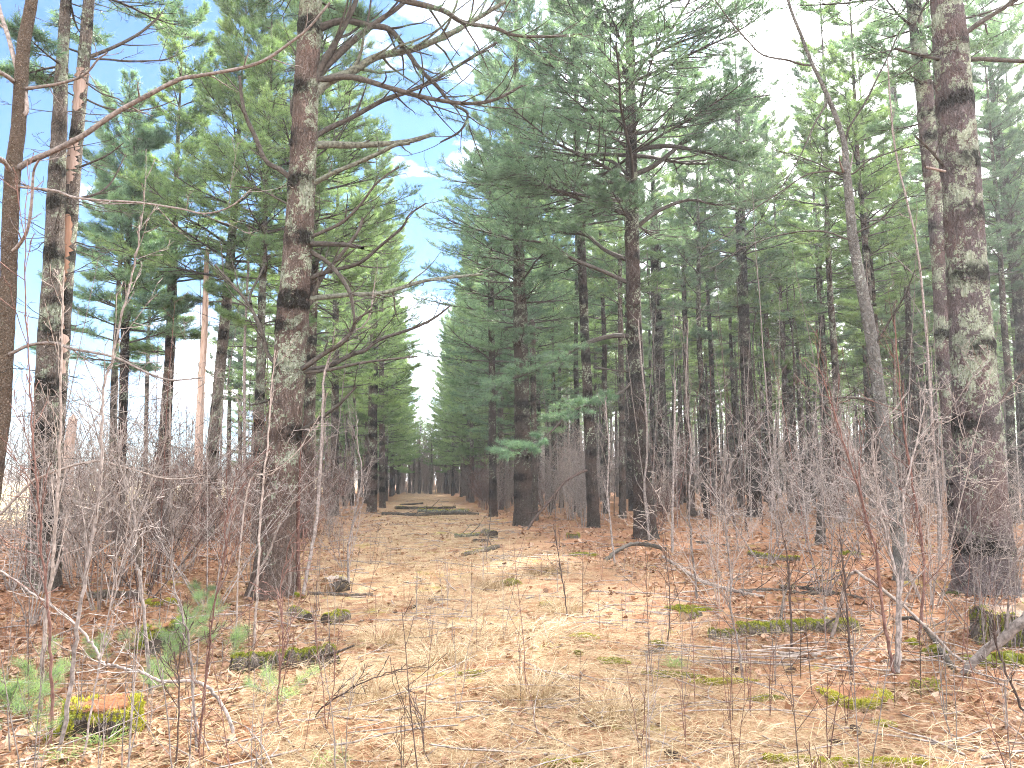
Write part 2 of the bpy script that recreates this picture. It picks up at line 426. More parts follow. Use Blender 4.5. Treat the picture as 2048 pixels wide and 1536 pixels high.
# ------------------------------------------------------------------ camera, world, sun
cam = bpy.data.cameras.new('camera'); co = bpy.data.objects.new('camera', cam); C.objects.link(co)
cam.sensor_width = 36; cam.lens = 36 * FPX / 2048; cam.clip_end = 3000; cam.clip_start = .05
co.location = (0, 0, CAMZ); co.rotation_euler = (PI / 2 + PITCH, 0, 0)
SC.camera = co
SUN_EL, SUN_AZ = rad(42), rad(AZ)            # azimuth measured from +Y towards +X
sd = Vector((math.cos(SUN_EL) * math.sin(SUN_AZ), math.cos(SUN_EL) * math.cos(SUN_AZ), math.sin(SUN_EL)))
sl = bpy.data.lights.new('sun', 'SUN'); so = bpy.data.objects.new('sun', sl); C.objects.link(so)
sl.energy = 5.0; sl.angle = rad(3.0); sl.color = (1, .95, .87)
so.rotation_euler = sd.to_track_quat('Z', 'Y').to_euler()
w = bpy.data.worlds.new('World'); SC.world = w; w.use_nodes = True
nt = w.node_tree; nt.nodes.clear()
sky = node(nt, 'ShaderNodeTexSky', sky_type='NISHITA'); sky.sun_disc = False
sky.sun_elevation = SUN_EL; sky.sun_rotation = SUN_AZ; sky.air_density = 1.0; sky.dust_density = .6; sky.ozone_density = 1.2
tc = node(nt, 'ShaderNodeTexCoord').outputs['Generated']
mp = node(nt, 'ShaderNodeMapping', {'Vector': tc, 'Scale': (1, 1, 2.2), 'Location': (.35, 0.1, .2)}).outputs[0]
cn = noise(nt, mp, 3.1, 7, .55)
sx = node(nt, 'ShaderNodeSeparateXYZ', {0: tc})
hi = remap(nt, sx.outputs[2], .58, .75, 0, .5)  # unseen cloud cover overhead, added as fill light
bk = remap(nt, sx.outputs[1], .2, -.3, 0, .3)  # more unseen cloud behind the camera, added for the same fill
bias = math_(nt, 'ADD', math_(nt, 'ADD', hi, bk), math_(nt, 'ADD', math_(nt, 'MULTIPLY', sx.outputs[0], .42), math_(nt, 'MULTIPLY', sx.outputs[2], -.24)))
cf = math_(nt, 'ADD', cn, bias)
cm = remap(nt, cf, .36, .52)
cloud = mix(nt, remap(nt, noise(nt, mp, 7, 4), .3, .7), (21.0, 22.0, 23.5), (35., 35., 35.5))
skc = mix(nt, cm, mix(nt, 1.0, sky.outputs[0], (.50, .80, 1.12), 'MULTIPLY'), cloud)
bg = node(nt, 'ShaderNodeBackground', {'Color': skc, 'Strength': .05})
node(nt, 'ShaderNodeOutputWorld', {'Surface': bg.outputs[0]})
SC.view_settings.view_transform = 'Standard'; SC.view_settings.look = 'None'
SC.view_settings.exposure = 2.4; SC.view_settings.gamma = 1.0
SC.cycles.max_bounces = 6; SC.cycles.diffuse_bounces = 5; SC.cycles.transmission_bounces = 4; SC.cycles.glossy_bounces = 2
SC.cycles.caustics_reflective = False; SC.cycles.caustics_refractive = False
SC.cycles.use_adaptive_sampling = True; SC.cycles.adaptive_threshold = .03; SC.cycles.filter_width = 1.05; SC.cycles.denoising_prefilter = 'NONE'

# ------------------------------------------------------------------ ground
def grid_axis(lo, hi, fine_lo, fine_hi, fs, gr=1.14):
    a = list(np.arange(fine_lo, fine_hi, fs)); s = fs
    while a[-1] < hi: s *= gr; a.append(a[-1] + s)
    s = fs
    while a[0] > lo: s *= gr; a.insert(0, a[0] - s)
    return np.array(a)
gx = grid_axis(-700, 700, -7, 8, .13); gy = grid_axis(-60, 1500, 1.5, 18, .13)
X, Y = np.meshgrid(gx, gy)
Z = gz(X, Y); nearm = np.exp(-(np.hypot(X, Y) / 16) ** 2)
Z = Z + rng.normal(0, .008, Z.shape) * nearm
nx, ny = len(gx), len(gy)
idx = np.arange(nx * ny).reshape(ny, nx)
q = np.stack([idx[:-1, :-1], idx[:-1, 1:], idx[1:, 1:], idx[1:, :-1]], -1).reshape(-1, 4)
mb = MB(); mb.add(np.stack([X, Y, Z], -1).reshape(-1, 3), q)
tag(obj('ground', mb, ['ground']), 'forest floor of fallen needles, leaves and straw', None, None, 'structure')

def in_view(x, y, margin=1.0):
    return abs(x) < .70 * y + margin and y > .5

# ------------------------------------------------------------------ ground cover (stuff)
def scatter(r, n, ymax, ymin=2.6, p=1.0):
    """points on the floor inside the camera's wedge, denser near"""
    y = ymin + (ymax - ymin) * r.random(n) ** (1 / (2 - p)) if p < 2 else ymin + (ymax - ymin) * r.random(n)
    x = r.uniform(-1, 1, n) * (.72 * y + .6)
    return x, y
def n2d(x, y, s, seed=0):
    rr = np.random.default_rng(seed); v = 0
    for k in range(5):
        a = rr.uniform(0, 2 * PI); f = s * (1.6 ** k) * .6; v = v + np.sin((x * math.cos(a) + y * math.sin(a)) * f + rr.uniform(0, 6)) / (1 + .5 * k)
    return v / 2.2

def leaves():
    r = np.random.default_rng(11); mb = MB()
    for n, y0, y1, size in ((16000, 2.8, 7.5, .027), (16000, 7, 16, .033), (15000, 15, 38, .046)):
        x, y = scatter(r, n, y1, y0, 1.0)
        rl = rel(x, y)
        keep = r.random(n) < np.clip(np.where(rl < -1.2, .95, np.where(rl > 3, .75, .22)) + .25 * n2d(x, y, 1.1, 3), .05, 1)
        x, y = x[keep], y[keep]; n = len(x)
        a = np.arange(9) * 2 * PI / 9
        rr = 1 + .30 * np.cos(a * 4 + .4)[None] * r.uniform(.2, 1, (n, 1)) + r.normal(0, .1, (n, 9))
        el = r.uniform(.45, .75, (n, 1))
        lx = rr * np.cos(a)[None]; ly = rr * np.sin(a)[None] * el
        lx = np.concatenate([lx, np.zeros((n, 1))], 1); ly = np.concatenate([ly, np.zeros((n, 1))], 1)
        cu = r.uniform(-.5, .9, (n, 1)); fo = r.uniform(-.2, .9, (n, 1))
        lz = cu * lx ** 2 * .55 + fo * np.abs(ly) * .8
        s = size * r.uniform(.6, 1.4, (n, 1)); th = r.uniform(0, 2 * PI, (n, 1))
        tx, ty = r.normal(0, .35, (n, 1)), r.normal(0, .35, (n, 1))
        wx = (lx * np.cos(th) - ly * np.sin(th)); wy = (lx * np.sin(th) + ly * np.cos(th))
        wz = lz + wx * tx + wy * ty
        V = np.stack([x[:, None] + wx * s, y[:, None] + wy * s, gz(x, y)[:, None] + .012 + s * .25 + wz * s], -1)
        i = np.arange(9); f = np.stack([i, (i + 1) % 9, np.full(9, 9)], -1)[None] + (np.arange(n) * 10)[:, None, None]
        t = np.clip(r.beta(2, 2.2, n), 0, 1)
        mb.add(V.reshape(-1, 3), f.reshape(-1, 3), 0, False, tint=np.repeat(t, 10))
    tag(obj('fallen_leaves', mb, ['leaf']), 'curled dry brown leaves covering the floor', None, None, 'stuff')
leaves()

def ribbons(mb, r, x, y, z0, L, el0, el1, w, tint, mat=0, Mn=4, az=None):
    n = len(x); az = r.uniform(0, 2 * PI, n) if az is None else az
    t = np.linspace(0, 1, Mn)[None]
    E = el0[:, None] * (1 - t) + el1[:, None] * t; A = az[:, None] + r.normal(0, .25, (n, 1)) * t * 2
    d = np.stack([np.cos(E) * np.cos(A), np.cos(E) * np.sin(A), np.sin(E)], -1) * (L / (Mn - 1))[:, None, None]
    P = np.stack([x, y, z0], -1)[:, None] + np.concatenate([np.zeros((n, 1, 3)), np.cumsum(d[:, :-1], 1)], 1)
    g = gz(P[..., 0], P[..., 1]) + .008
    P[..., 2] = np.maximum(P[..., 2], g)
    sv = nrm(np.stack([-np.sin(az), np.cos(az), r.normal(0, .6, n)], -1))[:, None] * (w[:, None] * np.array([1, 1, .8, .3][:Mn] if Mn == 4 else np.linspace(1, .3, Mn))[None])[..., None] * .5
    V = np.stack([P - sv, P + sv], 2).reshape(-1, 3)
    b = np.arange(Mn - 1) * 2
    f = np.stack([b, b + 1, b + 3, b + 2], -1)[None] + (np.arange(n) * Mn * 2)[:, None, None]
    mb.add(V, f.reshape(-1, 4), mat, False, tint=np.repeat(tint, Mn * 2))

def straw():
    r = np.random.default_rng(12); mb = MB()
    for n, y0, y1, ws in ((30000, 2.7, 8, 1.), (30000, 7, 16, 1.35), (32000, 15, 42, 2.4)):
        x, y = scatter(r, n, y1, y0, 1.0)
        rl = rel(x, y)
        lane = np.exp(-((rl - .8) / 2.6) ** 2)
        keep = r.random(n) < np.clip(lane * (.75 + .8 * n2d(x, y, 1.3, 5)) + .06, .03, 1)
        x, y = x[keep], y[keep]; n = len(x)
        # clumps share a direction
        az = 2.5 * n2d(x, y, 1.7, 8) + r.normal(0, .9, n)
        L = r.uniform(.12, .42, n); h = r.random(n)
        ribbons(mb, r, x, y, gz(x, y) + r.uniform(0, .05, n), L, np.where(h > .8, r.uniform(.5, 1.3, n), r.uniform(0, .5, n)), r.uniform(-.9, -.1, n),
                r.uniform(.0022, .0042, n) * ws, np.clip(r.normal(.58, .22, n), 0, 1), az=az)
    tag(obj('dead_grass', mb, ['straw']), 'matted straw-coloured dead grass along the lane', None, None, 'stuff')
    mb = MB()
    for n, y0, y1, ws in ((42000, 2.7, 8, 1.), (30000, 7, 17, 1.7)):
        x, y = scatter(r, n, y1, y0, 1.0)
        az = r.uniform(0, 2 * PI, n)
        ribbons(mb, r, x, y, gz(x, y) + .006 + r.uniform(0, .02, n), r.uniform(.07, .13, n), r.normal(.05, .15, n), r.normal(-.05, .15, n),
                r.uniform(.0016, .0028, n) * ws, r.random(n), Mn=2, az=az)
    tag(obj('needle_litter', mb, ['litter']), 'thin orange fallen pine needles over the floor', None, None, 'stuff')
    mb = MB()
    for n, y0, y1, ws in ((700, 2.8, 9, 1.), (900, 8, 26, 1.5), (700, 24, 60, 2.4)):   # small sticks
        x, y = scatter(r, n, y1, y0, 1.0); n = len(x)
        O = np.stack([x, y, gz(x, y) + .015], -1)
        P, A, E = curves(r, O, r.uniform(0, 2 * PI, n), r.normal(.04, .08, n), r.uniform(.15, .9, n), 0, .12, 5)
        P[..., 2] = np.maximum(P[..., 2], gz(P[..., 0], P[..., 1]) + .006)
        R = (r.uniform(.0025, .008, n) * ws)[:, None] * np.linspace(1, .5, 5)[None]
        v, f = tubes(P, R, 4); mb.add(v, f, 0)
    tag(obj('twig_litter', mb, ['twig']), 'broken grey twigs strewn over the floor', None, None, 'stuff')
straw()

def moss_fuzz(mb, r, Pn, Nn, size, mat=0, lo=0., hi=1.):
    """short fuzzy moss needles on given points with normals"""
    n = 5; B = len(Pn)
    d = nrm(Nn[:, None] + r.normal(0, .55, (B, n, 3))); L = size * r.uniform(.5, 1.3, (B, n, 1))
    s = nrm(np.cross(d, r.normal(0, 1, (B, n, 3)))) * size * .22
    P0 = Pn[:, None] + r.normal(0, size * .4, (B, n, 3))
    V = np.stack([P0 - s, P0 + s, P0 + d * L], 2)
    t = np.clip(lo + (hi - lo) * r.random((B, 1, 1)) + r.normal(0, .1, (B, n, 3)), 0, 1)
    mb.add(V.reshape(-1, 3), np.arange(B * n * 3).reshape(-1, 3), mat, False, tint=t.ravel())
def moss_mound(r, c, rx, ry, h, n, rot=0., size=.012, lo=0., hi=1.):
    mb = MB()
    u = np.sqrt(r.random(n)); a = r.uniform(0, 2 * PI, n)
    rr = 1 + .25 * np.sin(a * 3 + 1) + .15 * np.sin(a * 7 + 2)
    lx = u * rr * np.cos(a) * rx; ly = u * rr * np.sin(a) * ry
    x = c[0] + lx * math.cos(rot) - ly * math.sin(rot); y = c[1] + lx * math.sin(rot) + ly * math.cos(rot)
    z = gz(x, y) + h * np.clip(1 - u ** 2.2, 0, 1) * (.8 + .3 * np.sin(lx * 40) * np.sin(ly * 37)) + .004
    N = nrm(np.stack([lx / rx ** 2 * h, ly / ry ** 2 * h, np.full(n, .9)], -1))
    moss_fuzz(mb, r, np.stack([x, y, z], -1), N, size, 0, lo, hi)
    # body under the fuzz
    k = 22; rings = 6; V = []
    for i in range(rings + 1):
        uu = i / rings; aa = np.arange(k) * 2 * PI / k; q_ = (1 + .25 * np.sin(aa * 3 + 1) + .15 * np.sin(aa * 7 + 2)) * uu
        lx, ly = q_ * np.cos(aa) * rx, q_ * np.sin(aa) * ry
        X_ = c[0] + lx * math.cos(rot) - ly * math.sin(rot); Y_ = c[1] + lx * math.sin(rot) + ly * math.cos(rot)
        V.append(np.stack([X_, Y_, gz(X_, Y_) + h * (1 - uu ** 2.2) * (.9 + .1 * np.sin(lx * 40)) - .02 * (i == rings)], -1))
    i = np.arange(k); j = (i + 1) % k
    Q = (np.stack([i, i + k, j + k, j], -1)[None] + (np.arange(rings) * k)[:, None, None]).reshape(-1, 4)
    mb.add(np.vstack(V), Q, 0, True, tint=.15)
    return mb

print('ground', time.time() - T0)

# ------------------------------------------------------------------ pines
def axis_of(P):
    z = P[:, 2]; o = np.argsort(z)
    return lambda q: (float(np.interp(q, z[o], P[o, 0])), float(np.interp(q, z[o], P[o, 1])))

def traced_pine(seed, trace, H, mat, label, crown_=None, dead=None, flare=.06, sides=18, step=.10, Y=None, name='pine_tree', cat='tree', group=None,
                leafmat='needles', broken=False, bands=None, wsp=.62, base=None, limbm='limb'):
    """trace: [(px, py, width_px)] from the base up; the last two points give the direction above the frame"""
    r = np.random.default_rng(seed)
    if base is not None: b = np.array([base[0], base[1], float(gz(base[0], base[1]))])
    else: b = G(trace[0][0], trace[0][1])
    Yb = b[1]
    pts = [b - [0, 0, .12]]; rads = [trace[0][2] / 2 * Yb / FPX]
    for (px, py, wpx) in (trace[1:] if base is None else trace):
        pts.append(D(px, py, Yb)); rads.append(wpx / 2 * Yb / FPX)
    pts = np.array(pts)
    if not broken:
        d = pts[-1] - pts[-2]; d = d / d[2]; z = pts[-1][2]; r_ = rads[-1]
        if H > z + 1:
            d = d * [.5, .5, 1]
            n = 4
            for k in range(1, n + 1):
                pts = np.vstack([pts, pts[-1] + d * (H - z) / n]); rads.append(max(.015, r_ * (1 - .95 * k / n)))
    root = thing(name, b, label, cat, group)
    mb = MB(); trunk(mb, r, pts, rads, sides, step, flare, top_cap=broken, wsp=wsp, wz=np.array([D(1024, q, Yb)[2] for q in bands]) if bands else None)
    kid = [obj('trunk', mb, [mat], root, off=b)]
    ax = axis_of(pts)
    mbd = MB()
    if dead and crown_: dead_limbs(mbd, r, ax, *dead)
    elif dead:
        for _ in range(dead[2]):
            mb = MB(); dead_limbs(mb, r, ax, dead[0], dead[1], 1, *dead[3:]); kid.append(obj('dead_branch', mb, [limbm], root, off=b))
    if crown_:
        mb = mbd
        for cdef in (crown_ if isinstance(crown_, list) else [crown_]): crown(mb, r, ax, **cdef)
        if mb.n: kid.append(obj('crown', mb, ['limb', leafmat], root, off=b))
    for k_ in kid[0:]: k_.location = (0, 0, 0)
    kids(root, *kid)
    return root, b, ax

def poly_curve(P, per=5):
    P = catmull(P, per)[None]
    T = nrm(np.gradient(P, axis=1))
    return P, np.arctan2(T[..., 1], T[..., 0]), np.arcsin(np.clip(T[..., 2], -1, 1))

def traced_limb(mb, r, pts, r0, r1, Y, dy=0., twigs=6, tl=.5, k=7, mat=0, tuft=0, ground_end=False, sub=3, leafm=1, wob=.0, start=None, tmin=.25, twr=.5):
    n = len(pts); t = np.linspace(0, 1, n)
    P = np.array([D(a, c, Y + dy * q) for (a, c), q in zip(pts, t)])
    if start is not None: P[0] = start
    P, A, E = poly_curve(P); Mn = P.shape[1]
    if wob: P = P + r.normal(0, wob, P.shape)
    R = (np.linspace(r0, r1, Mn) * Y / FPX)[None]
    R = R * (1 + r.normal(0, .05, R.shape))
    v, f = tubes(P, R, k); mb.add(v, f, mat)
    Lt = float(np.linalg.norm(np.diff(P[0], axis=0), axis=1).sum())
    if twigs:
        O2, a2, e2, l2, r2 = children(r, P, A, E, R, np.array([Lt]), twigs, tmin, 1., 1., (.5, 1.2), .7, .35, rf=twr)
        l2 = tl * r.uniform(.4, 1.2, len(l2))
        P2, A2, E2 = curves(r, O2, a2, e2, l2, .3, .14, 5); R2 = np.maximum(r2, .0028)[:, None] * np.linspace(1, .35, 5)[None]
        v, f = tubes(P2, R2, 4); mb.add(v, f, mat)
        if sub:
            O3, a3, e3, l3, r3 = children(r, P2, A2, E2, R2, l2, sub, .25, 1., .5, (.4, 1.), .7, .35)
            P3, A3, E3 = curves(r, O3, a3, e3, l3, .2, .15, 4); R3 = np.full(P3.shape[:2], .0025)
            v, f = tubes(P3, R3, 3); mb.add(v, f, mat)
            if tuft:
                tt = np.tile(np.array([[.5, .8, 1.]]), (len(O3), 1))
                Pt, At, Et, _ = sample(P3, A3, E3, R3, tt)
                Dt = np.stack([np.cos(Et) * np.cos(At), np.cos(Et) * np.sin(At), np.sin(Et)], -1)
                needle_tufts(mb, r, Pt.reshape(-1, 3), Dt.reshape(-1, 3), tuft, .10, .0035, leafm)
    return P[0]

def add_limbs(root, b, Y, L, seed, mat='limb', name='limb'):
    r = np.random.default_rng(seed)
    for d in L:
        mb = MB(); kw = dict(d[1]) if len(d) > 1 else {}
        m_ = kw.pop('m', mat); lab = kw.pop('label', None)
        r0, r1 = kw.pop('r', (5, 2)); dy = kw.pop('dy', r.uniform(-.9, .9))
        traced_limb(mb, r, d[0], r0, r1, Y, dy=dy, **kw)
        o = obj(name, mb, [m_, 'needles'], root, off=b); o.location = (0, 0, 0)
        if lab: o['label'] = lab

# --- J: the big lichen-covered pine at the lane's open side
rJ, bJ, axJ = traced_pine(101, [(543, 1192, 84), (552, 1100, 76), (556, 1000, 71), (568, 860, 66), (577, 760, 64), (584, 650, 62), (597, 480, 58), (607, 300, 54), (614, 150, 50), (622, 0, 46)],
    21, 'pine_left', 'biggest pine beside the lane, reddish bark with lichen and snapped bare limbs', flare=.10, sides=32, step=.05,
    crown_=[dict(z0=8.6, z1=20.5, R=3.6, nw=17, lod=1, gapf=.1)], dead=(1.8, 8.2, 16, .9, 0, 3, 2, .009), bands=[60, 180, 285, 372, 482, 605, 655, 742, 868, 950])
YJ = bJ[1]
add_limbs(rJ, bJ, YJ, [
    ([(628, 291), (660, 289), (700, 290), (760, 288), (815, 283), (868, 268)], dict(r=(9, 5), twigs=5, tl=.25, m='limb_lich', label='thick horizontal broken limb crusted with moss')),
    ([(625, 277), (655, 258), (702, 236), (771, 198), (812, 185), (873, 157), (942, 116), (993, 85)], dict(r=(6, 3), twigs=12, tl=.8, tuft=14)),
    ([(630, 186), (660, 160), (702, 143), (754, 113), (822, 99), (890, 72), (942, 44), (1010, 3)], dict(r=(11, 5), twigs=14, tl=1.1, tuft=14, m='limb_lich')),
    ([(635, 160), (702, 154), (788, 178), (856, 196), (935, 207), (993, 198), (1044, 171)], dict(r=(7, 2.5), twigs=16, tl=1.0, tuft=14)),
    ([(630, 170), (644, 130), (665, 95), (685, 58), (709, 10), (720, -40)], dict(r=(9, 4), twigs=6, tl=1.0, tuft=8)),
    ([(633, 160), (650, 135), (702, 85), (754, 44), (805, 7), (840, -40)], dict(r=(9, 4), twigs=8, tl=1.0, tuft=10)),
    ([(628, 60), (685, 41), (737, 51), (778, 58), (805, 89), (839, 137), (873, 171), (901, 205), (935, 227), (920, 262), (880, 285)], dict(r=(8, 2), twigs=18, tl=.9, tuft=14)),
    ([(640, -10), (740, -20), (805, 0), (884, 20), (925, 44), (990, 56), (1027, 70), (1096, 73), (1164, 68)], dict(r=(8, 2), twigs=18, tl=.8, tuft=14)),
    ([(618, 372), (640, 360), (668, 345), (702, 331), (754, 308), (791, 290), (819, 287)], dict(r=(6, 3.5), twigs=4, tl=.3, m='limb_lich')),
    ([(612, 478), (640, 466), (685, 444), (720, 410), (754, 366), (798, 333)], dict(r=(4.5, 1.5), twigs=5, tl=.5)),
    ([(612, 488), (650, 488), (685, 489), (718, 494), (725, 496)], dict(r=(6, 3.5), twigs=3, tl=.3)),
    ([(608, 495), (629, 508), (661, 530), (697, 580), (708, 633), (706, 660), (686, 685)], dict(r=(6, 2), twigs=8, tl=.6)),
    ([(596, 582), (612, 563), (640, 548), (669, 540), (719, 526), (758, 494), (805, 454), (819, 429), (853, 406)], dict(r=(6, 1.5), twigs=8, tl=.6)),
    ([(598, 600), (651, 594), (704, 589), (758, 587), (801, 576), (848, 562), (900, 555), (965, 548)], dict(r=(6, 3), twigs=10, tl=.7, m='limb_lich')),
    ([(586, 640), (605, 620), (622, 602), (633, 573), (650, 545), (672, 522), (712, 469), (726, 436)], dict(r=(7, 3), twigs=5, tl=.6)),
    ([(590, 742), (611, 733), (651, 705), (687, 684), (706, 655), (712, 640), (744, 619)], dict(r=(6, 2), twigs=6, tl=.6)),
    ([(590, 744), (651, 734), (704, 709), (730, 701), (758, 680), (830, 655), (870, 635), (900, 612)], dict(r=(6, 2), twigs=8, tl=.6)),
    ([(590, 746), (651, 741), (722, 726), (776, 719), (835, 713)], dict(r=(4, 1.5), twigs=6, tl=.5, label='bare limb reaching level over the brush')),
    ([(575, 866), (615, 854), (651, 829), (680, 807), (712, 773)], dict(r=(5, 2.5), twigs=4, tl=.5)),
    ([(590, 364), (561, 340), (532, 322), (511, 275), (493, 236), (484, 200), (479, 152)], dict(r=(6, 3), twigs=3, tl=.5, label='bare limb curving steeply upward to a snapped tip')),
    ([(608, 266), (586, 232), (583, 211), (596, 160), (592, 110), (575, 80)], dict(r=(4, 1.5), twigs=4, tl=.5)),
    ([(560, 732), (536, 709), (522, 658), (497, 608), (470, 575), (430, 530)], dict(r=(5, 2.5), twigs=8, tl=.6)),
    ([(502, 608), (500, 590), (515, 560), (529, 530)], dict(r=(3, 2), twigs=2, tl=.3)),
    ([(598, 420), (560, 400), (520, 380), (470, 372)], dict(r=(2.5, 1), twigs=6, tl=.5)),
    ([(603, 330), (650, 300), (690, 250), (700, 200)], dict(r=(2.5, 1), twigs=6, tl=.6)),
    ([(575, 760), (540, 800), (500, 810)], dict(r=(3, 1), twigs=4, tl=.4)),
], 201)

# --- AA / Z: lichen-spotted pair at the dense side
rAA, bAA, axAA = traced_pine(102, [(1972, 1185, 116), (1968, 1090, 100), (1960, 980, 90), (1955, 860, 84), (1945, 700, 80), (1935, 560, 76), (1925, 400, 72), (1912, 240, 70), (1902, 100, 66), (1893, 0, 62)],
    23, 'pine_lich', 'stout purplish-grey pine spotted with pale lichen, standing behind the tall leaf-topped stump', flare=.09, sides=36, step=.05,
    crown_=[dict(z0=9.5, z1=22.5, R=3.6, nw=17, lod=1, gapf=.1)], dead=(2., 9., 8, .8, 0, 3, 2, .008), bands=[92, 208, 330, 432, 555, 700, 850, 1090])
add_limbs(rAA, bAA, bAA[1], [
    ([(1925, 70), (1960, 45), (2000, 20), (2040, -5)], dict(r=(6, 4), twigs=4, tl=.6)),
    ([(1925, 120), (1970, 118), (2040, 122), (2100, 120)], dict(r=(5, 4), twigs=3, tl=.5)),
    ([(1885, 120), (1840, 110), (1790, 97)], dict(r=(4, 2.5), twigs=3, tl=.6)),
    ([(1890, 335), (1860, 300), (1830, 272)], dict(r=(3.5, 2), twigs=3, tl=.3)),
    ([(1900, 345), (1870, 338), (1850, 334)], dict(r=(3, 2), twigs=2, tl=.2, m='twig_pale')),
    ([(1965, 880), (1985, 840), (2010, 790), (2048, 740)], dict(r=(4, 1.5), twigs=5, tl=.5, m='twig_dark')),
], 202)
rZ, bZ, axZ = traced_pine(103, [(1932, 1105, 52), (1922, 1000, 48), (1912, 900, 44), (1898, 750, 41), (1888, 600, 38), (1876, 450, 36), (1860, 300, 34), (1845, 150, 32), (1826, 0, 29)],
    22, 'pine_lich', 'leaning dark-ringed pine just behind the stout lichen-spotted pine', flare=.05, sides=24, step=.08,
    crown_=[dict(z0=9.5, z1=21.5, R=3.2, nw=17, lod=1, gapf=.1)], dead=(2., 9.5, 26, 1.1, 0, 4, 2, .009))
# --- O: tall dark pine that carries the plumes over the lane
rO, bO, axO = traced_pine(104, [(1291, 1078, 48), (1287, 1000, 41), (1280, 900, 35), (1273, 750, 32), (1267, 600, 30), (1264, 450, 27), (1263, 300, 24), (1261, 150, 20), (1258, 0, 17)],
    21, 'pine_dark', 'tall dark pine whose long green boughs reach out over the lane', flare=.09, sides=24, step=.09,
    crown_=[dict(z0=8.2, z1=20.5, R=4.6, nw=21, lod=0, shape=.6, gapf=.05, lowcut=.7)], dead=(2.2, 8.2, 34, 1.5, 0, 4, 2, .012))
YO = bO[1]
def traced_bough(root, b, pts, Y, r0, seed, lod=0, dy=0., L=.55, leafm='needles', n=16, tmin=.3, label=None, dens=1.):
    r = np.random.default_rng(seed); mb = MB(); t = np.linspace(0, 1, len(pts))
    P = np.array([D(a, c, Y + dy * q) for (a, c), q in zip(pts, t)])
    P, A, E = poly_curve(P); R = (np.linspace(r0, r0 * .25, P.shape[1]) * Y / FPX)[None]
    v, f = tubes(P, R, 6); mb.add(v, f, 0)
    q = LODS[lod]
    O2, a2, e2, l2, r2 = children(r, P, A, E, R, np.array([1.]), n, tmin, 1., 1., (.4, 1.1), .6, .2, taper=.4)
    l2 = L * r.uniform(.5, 1.25, len(l2))
    P2, A2, E2 = curves(r, O2, a2, e2, l2, .35, .1, 5); R2 = np.maximum(r2 * .5, .004)[:, None] * np.linspace(1, .4, 5)[None]
    v, f = tubes(P2, R2, 4); mb.add(v, f, 0)
    O3, a3, e3, l3, r3 = children(r, P2, A2, E2, R2, l2, 8, .2, 1., .45, (.4, .95), .8, .2, taper=.4)
    P3, A3, E3 = curves(r, O3, a3, e3, l3, .35, .1, 3); v, f = tubes(P3, np.full(P3.shape[:2], .003), 3); mb.add(v, f, 0)
    tt = np.tile(np.array([[.3, .65, 1.]]), (len(O3), 1))
    Pt, At, Et, _ = sample(P3, A3, E3, np.ones(P3.shape[:2]), tt)
    Dt = np.stack([np.cos(Et) * np.cos(At), np.cos(Et) * np.sin(At), np.sin(Et)], -1)
    needle_tufts(mb, r, Pt.reshape(-1, 3), Dt.reshape(-1, 3), q['n'], q['ln'], q['w'], 1, np.clip(r.normal(.5, .18, Pt.reshape(-1, 3).shape[0]), 0, 1))
    o = obj('bough', mb, ['limb', leafm], root, off=b); o.location = (0, 0, 0)
    if label: o['label'] = label
traced_bough(rO, bO, [(1262, 672), (1225, 672), (1185, 682), (1150, 698), (1110, 722), (1060, 745), (1010, 765), (985, 800)], YO, 5.5, 301, dy=-1.5, L=1.0, n=22, tmin=.35, label='long bluish-green bough sweeping out over the lane')
traced_bough(rO, bO, [(1268, 760), (1240, 785), (1205, 800), (1160, 815), (1130, 835)], YO, 4, 302, dy=-1.8, L=.6, n=14, tmin=.3)
traced_bough(rO, bO, [(1130, 835), (1100, 865), (1075, 885), (1050, 895), (1020, 903)], YO - 1.8, 2.5, 303, dy=-.6, L=.55, n=12, tmin=.3)
traced_bough(rO, bO, [(1255, 565), (1200, 540), (1150, 520), (1100, 490), (1050, 480), (1010, 478)], YO, 5, 304, dy=-1.0, L=.9, n=16, tmin=.3)
traced_bough(rO, bO, [(1255, 430), (1200, 410), (1150, 395), (1090, 370), (1050, 350), (1020, 350)], YO, 5, 305, dy=-2.0, L=1.2, n=26, tmin=.35)
traced_bough(rO, bO, [(1255, 520), (1210, 500), (1170, 470), (1120, 465), (1060, 440)], YO, 5, 306, dy=1.5, L=1.1, n=20, tmin=.3)
traced_bough(rO, bO, [(1268, 300), (1330, 292), (1390, 300), (1450, 315), (1500, 330)], YO, 6, 307, dy=-1.5, L=1.1, n=22, tmin=.4)
traced_bough(rO, bO, [(1268, 350), (1310, 330), (1360, 290), (1420, 240), (1490, 200), (1540, 190)], YO, 6, 308, dy=1.0, L=1.1, n=22, tmin=.3)
traced_bough(rO, bO, [(1266, 460), (1320, 420), (1380, 400), (1440, 410), (1500, 400)], YO, 5, 309, dy=1.0, L=.9, n=18, tmin=.4)
add_limbs(rO, bO, YO, [([(1265, 360), (1235, 330), (1215, 320), (1200, 320)], dict(r=(4, 3), twigs=4)), ([(1280, 850), (1320, 835), (1360, 815)], dict(r=(2, 1), twigs=6, tl=.8)),
    ([(1275, 745), (1240, 742), (1190, 735)], dict(r=(2.5, 1), twigs=6, tl=.8)), ([(1258, 160), (1240, 120), (1215, 60)], dict(r=(4, 2), twigs=5, tl=1.))], 203)

